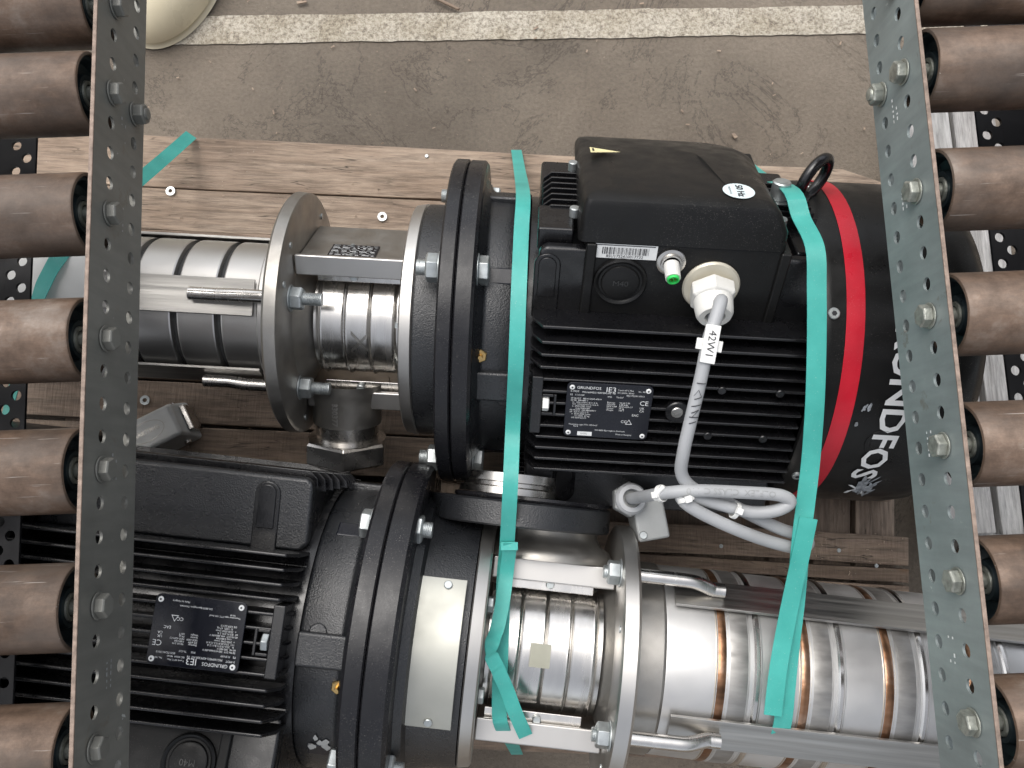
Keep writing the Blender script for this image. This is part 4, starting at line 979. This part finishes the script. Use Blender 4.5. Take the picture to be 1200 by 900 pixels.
# ------------------------------------------------------------------ cable
GW = Matrix.Translation((P1.x, P1.y, AX)) @ Matrix.Rotation(A1, 4, 'Z') @ GT
cb = thing('cable', 'light grey cable looping from the white gland to the lower pump, tied in a coil', 'cable', tuple(GW), 0)
O = GW
path = [GW - Vector((0, 0, .012)), GW, at(845, 352, .548), at(838, 375, .555), at(830, 400, .553), at(822, 440, .545), at(810, 490, .530), at(801, 530, .515), at(799, 556, .498), at(815, 574, .488), at(850, 588, .480), at(885, 606, .470), at(915, 620, .462), at(940, 628, .456), at(947, 637, .454),
        at(934, 642, .456), at(900, 634, .466), at(862, 620, .482), at(825, 603, .490), at(804, 590, .494), at(798, 580, .492), at(812, 582, .489), at(840, 590, .486), at(880, 600, .486), at(910, 598, .490), at(926, 588, .494), at(912, 580, .498), at(870, 577, .500), at(820, 575, .500), at(785, 577, .492), at(765, 580, .470), CT]
mb = MB(); mb.tube([p - O for p in path], .0060, 18, 6); mb.build('sheath', 'cable', cb, sharp=60)
# printed wire tag
def frame_at(p, q): 
    y = (Vector(q) - Vector(p)).normalized(); z = Vector((0, 0, 1)); x = y.cross(z).normalized(); z = x.cross(y); m = Matrix((x, y, z)).transposed().to_4x4(); m.translation = (Vector(p) + Vector(q)) / 2 - O; return m
m_ = frame_at(at(827, 422, .549), at(834, 384, .555))
mb = MB(); mb.box((-.0066, -.017, .0045), (.0066, .017, .0085), m_); tg = mb.build('wire_tag', 'tag', cb, bevel=.0006)
mb = MB(); mb.box((-.0115, -.006, .001), (.0115, .004, .0045), m_); mb.build('tag_wing', 'tag', cb, bevel=.0006)
text('lettering', '42W1', .0095, 'ink', tg, lambda x, y, z: m_ @ Vector((.0 + y, -x, .0088)), 'CENTER')
m2_ = frame_at(at(811, 490, .530), at(820, 450, .543))
mb = MB(); rs = random.Random(9)
def onc(x, y): return m2_ @ Vector((x, y, sqrt(max(0, .0068 ** 2 - x * x))))
for (x0, y0, x1, y1) in ((-.004, .018, .004, .0185), (.0, .014, .0005, .022), (-.004, .006, -.001, .012), (-.001, .012, .003, .006), (.003, .006, -.003, .003), (-.004, -.004, .004, -.001), (-.003, -.010, .003, -.006), (.003, -.006, -.002, -.014), (-.004, -.014, .004, -.013), (-.003, -.020, .003, -.017)):
    for k in range(4):
        a, b = k / 4, (k + 1) / 4; xa, ya, xb, yb_ = x0 + (x1 - x0) * a, y0 + (y1 - y0) * a, x0 + (x1 - x0) * b, y0 + (y1 - y0) * b
        mb.add([onc(xa, ya - .0004), onc(xb, yb_ - .0004), onc(xb, yb_ + .0005), onc(xa, ya + .0005)], [(0, 1, 2, 3)])
mb.build('pen_marks', 'ink', cb)
SP = smooth([p - O for p in path], 6); st_ = min(range(len(SP)), key=lambda i: (SP[i] + O - at(908, 579, .498)).length)
def along(x, y, z=0, rr_=.0063):
    i = st_; d = 0
    while i < len(SP) - 2 and d + (SP[i + 1] - SP[i]).length < x: d += (SP[i + 1] - SP[i]).length; i += 1
    t = (SP[i + 1] - SP[i]).normalized(); p = SP[i] + t * (x - d); upn = (Vector((0, 0, HC)) - O - p).normalized(); upn = (upn - t * upn.dot(t)).normalized(); sd_ = upn.cross(t)
    a = y / rr_; return p + upn * (rr_ * cos(a)) + sd_ * (rr_ * sin(a))
text('lettering', 'ÖLFLEX  CLASSIC 110', .0085, 'greyprint', cb, lambda x, y, z: along(x, y), 'LEFT')
def zip_tie(p, q, wt=.0042, tail=True):
    m_ = frame_at(p, q); mb = MB(); mt = m_ @ Matrix.Rotation(pi / 2, 4, 'Z')
    mb.lathe([(-wt / 2, .0070), (-wt / 2, .0082), (wt / 2, .0082), (wt / 2, .0070)], 28, mtx=mt, cap=False)
    mb.box((-.003, -.003, .007), (.003, .003, .0115), m_); mb.build('cable_tie', 'tag', cb, bevel=.0004)
zip_tie(at(857, 596, .4885), at(866, 600, .487)); zip_tie(at(802, 579, .496), at(806, 591, .496)); zip_tie(at(770, 579, .480), at(780, 577.5, .488))
mb = MB(); mb.tube([at(768, 585, .484) - O, at(772, 576, .492) - O, at(778, 570, .494) - O], .0022, 8, 3); mb.build('tie_tail', 'tag', cb)

# ------------------------------------------------------------------ grey connector hood lying on the pallet
hc = at(199, 507, PZ); hd = thing('connector_hood', 'grey metal plug hood lying on the pallet beside the left rail', 'connector', tuple(hc), R(27))
def tap(x0, x1, y0, y1, z1, t):
    vs = [(x0, y0, .002), (x1, y0, .002), (x1, y1, .002), (x0, y1, .002), (x0 + t, y0 + t, z1), (x1 - t * 1.2, y0 + t, z1), (x1 - t * 1.2, y1 - t, z1), (x0 + t, y1 - t, z1)]
    return vs, [(3, 2, 1, 0), (4, 5, 6, 7), (0, 1, 5, 4), (1, 2, 6, 5), (2, 3, 7, 6), (3, 0, 4, 7)]
mb = MB(); mb.add(*tap(-.060, .040, -.028, .028, .056, .006)); hb = mb.build('hood', 'hood', hd, bevel=.005, seg=4)
mb = MB(); mb.box((.0365, -.018, .004), (.044, .018, .036)); mb.build('contact_frame', 'machined', hd, bevel=.0015)
for y in (-.027, .027):
    mb = MB(); mb.cyl((.024, y - .003, .02), (.024, y + .003, .02), .005, n=18, ch=.0008); mb.build('locking_peg', 'machined', hd)
text('lettering', 'HARTING', .0085, 'cast_steel', hb, lambda x, y, z: (-.008 + x, y, .0564), 'CENTER', .0002)
mb = MB(); n = 40
for (ra, rb_) in ((.024, .0012),):
    vs = [(-.008 + (ra + e) * cos(2 * pi * i / n), (ra * .52 + e) * sin(2 * pi * i / n), .0564) for e in (0, .0011) for i in range(n)]
    mb.add(vs, [(i, (i + 1) % n, n + (i + 1) % n, n + i) for i in range(n)])
mb.build('oval_mark', 'cast_steel', hb)
mb = MB(); mb.cyl((-.060, -.004, .022), (-.078, -.004, .022), .013, n=28, ch=.001); mb.build('cable_entry', 'machined', hd)
mb = MB(); hexnut(mb, (-.078, -.004, .022), (-1, 0, 0), .016, .014); mb.build('entry_nut', 'black_plastic', hd, bevel=.001)

# ------------------------------------------------------------------ cream shell at the top
hh = thing('cream_cover', 'rounded cream enamel cover with a grey metal clip, on the floor beside the left rail', 'cover', tuple(at(207, -16, 0)), R(-24))
def ell(a, b, h, z0, nz=10, n=56, top=True):
    prof = []
    for j in range(nz + 1):
        t = pi / 2 * j / nz; prof.append((cos(t) ** .75, z0 + h * sin(t) ** 1.15))
    vs = []; 
    for k, z in prof:
        for i in range(n):
            s = 2 * pi * i / n; vs.append((a * k * cos(s), b * k * sin(s), z))
    fs = [(j * n + i, j * n + (i + 1) % n, (j + 1) * n + (i + 1) % n, (j + 1) * n + i) for j in range(nz) for i in range(n)]
    fs.append(tuple(range(n))[::-1]); return vs, fs
mb = MB(); mb.add(*ell(.072, .118, .060, .016)); mb.build('shell', 'cream', hh, sharp=60)
mb = MB(); mb.add(*ell(.0745, .1205, .012, .004, 4)); mb.build('rim', 'cream', hh, sharp=60)
mb = MB(); mb.box((-.012, -.048, .066), (.020, -.020, .071)); mb.cyl((.004, -.050, .062), (.004, -.030, .068), .012, n=20); mb.build('clip', 'cast_steel', hh, bevel=.002)
mb = MB(); mb.cyl((.012, -.030, .070), (.012, -.030, .080), .005, n=16, ch=.001); mb.build('clip_screw', 'zinc', hh)

# ------------------------------------------------------------------ loose washers
for (px, py, lab) in ((200, 224, 'small steel washer on the pale board just right of the left rail'), (448, 254, 'small steel washer on the pale board above the round steel pump flange'), (170, 469, 'small steel washer on the brown board above the grey plug hood')):
    p = at(px, py, PZ + .0016); mb = MB(); mb.lathe([(0, .0030), (0, .0066), (.0012, .0066), (.0012, .0030), (0, .0030)], 28, mtx=Matrix.Rotation(-pi / 2, 4, 'Y'), cap=False)
    o = mb.build('washer', 'zinc', None, loc=tuple(p)); tag(o, lab, 'washer', 'loose washers on the pallet')
# splinters on the pallet
mb = MB()
for i in range(60):
    px, py = random.choice([(random.uniform(170, 520), random.uniform(165, 270)), (random.uniform(250, 560), random.uniform(450, 560)), (random.uniform(950, 1060), random.uniform(625, 675))])
    p = at(px, py, PZ + .001); l = random.uniform(.0006, .0018); s = random.uniform(.0006, .0014); mb.box((-l, -s / 2, 0), (l, s / 2, s * .6), Matrix.Translation(p) @ Matrix.Rotation(random.uniform(0, pi), 4, 'Z'))
mb.build('wood_splinters', 'wood_pale', kind='stuff', label='tiny wood splinters lying on the pallet boards', category='debris')
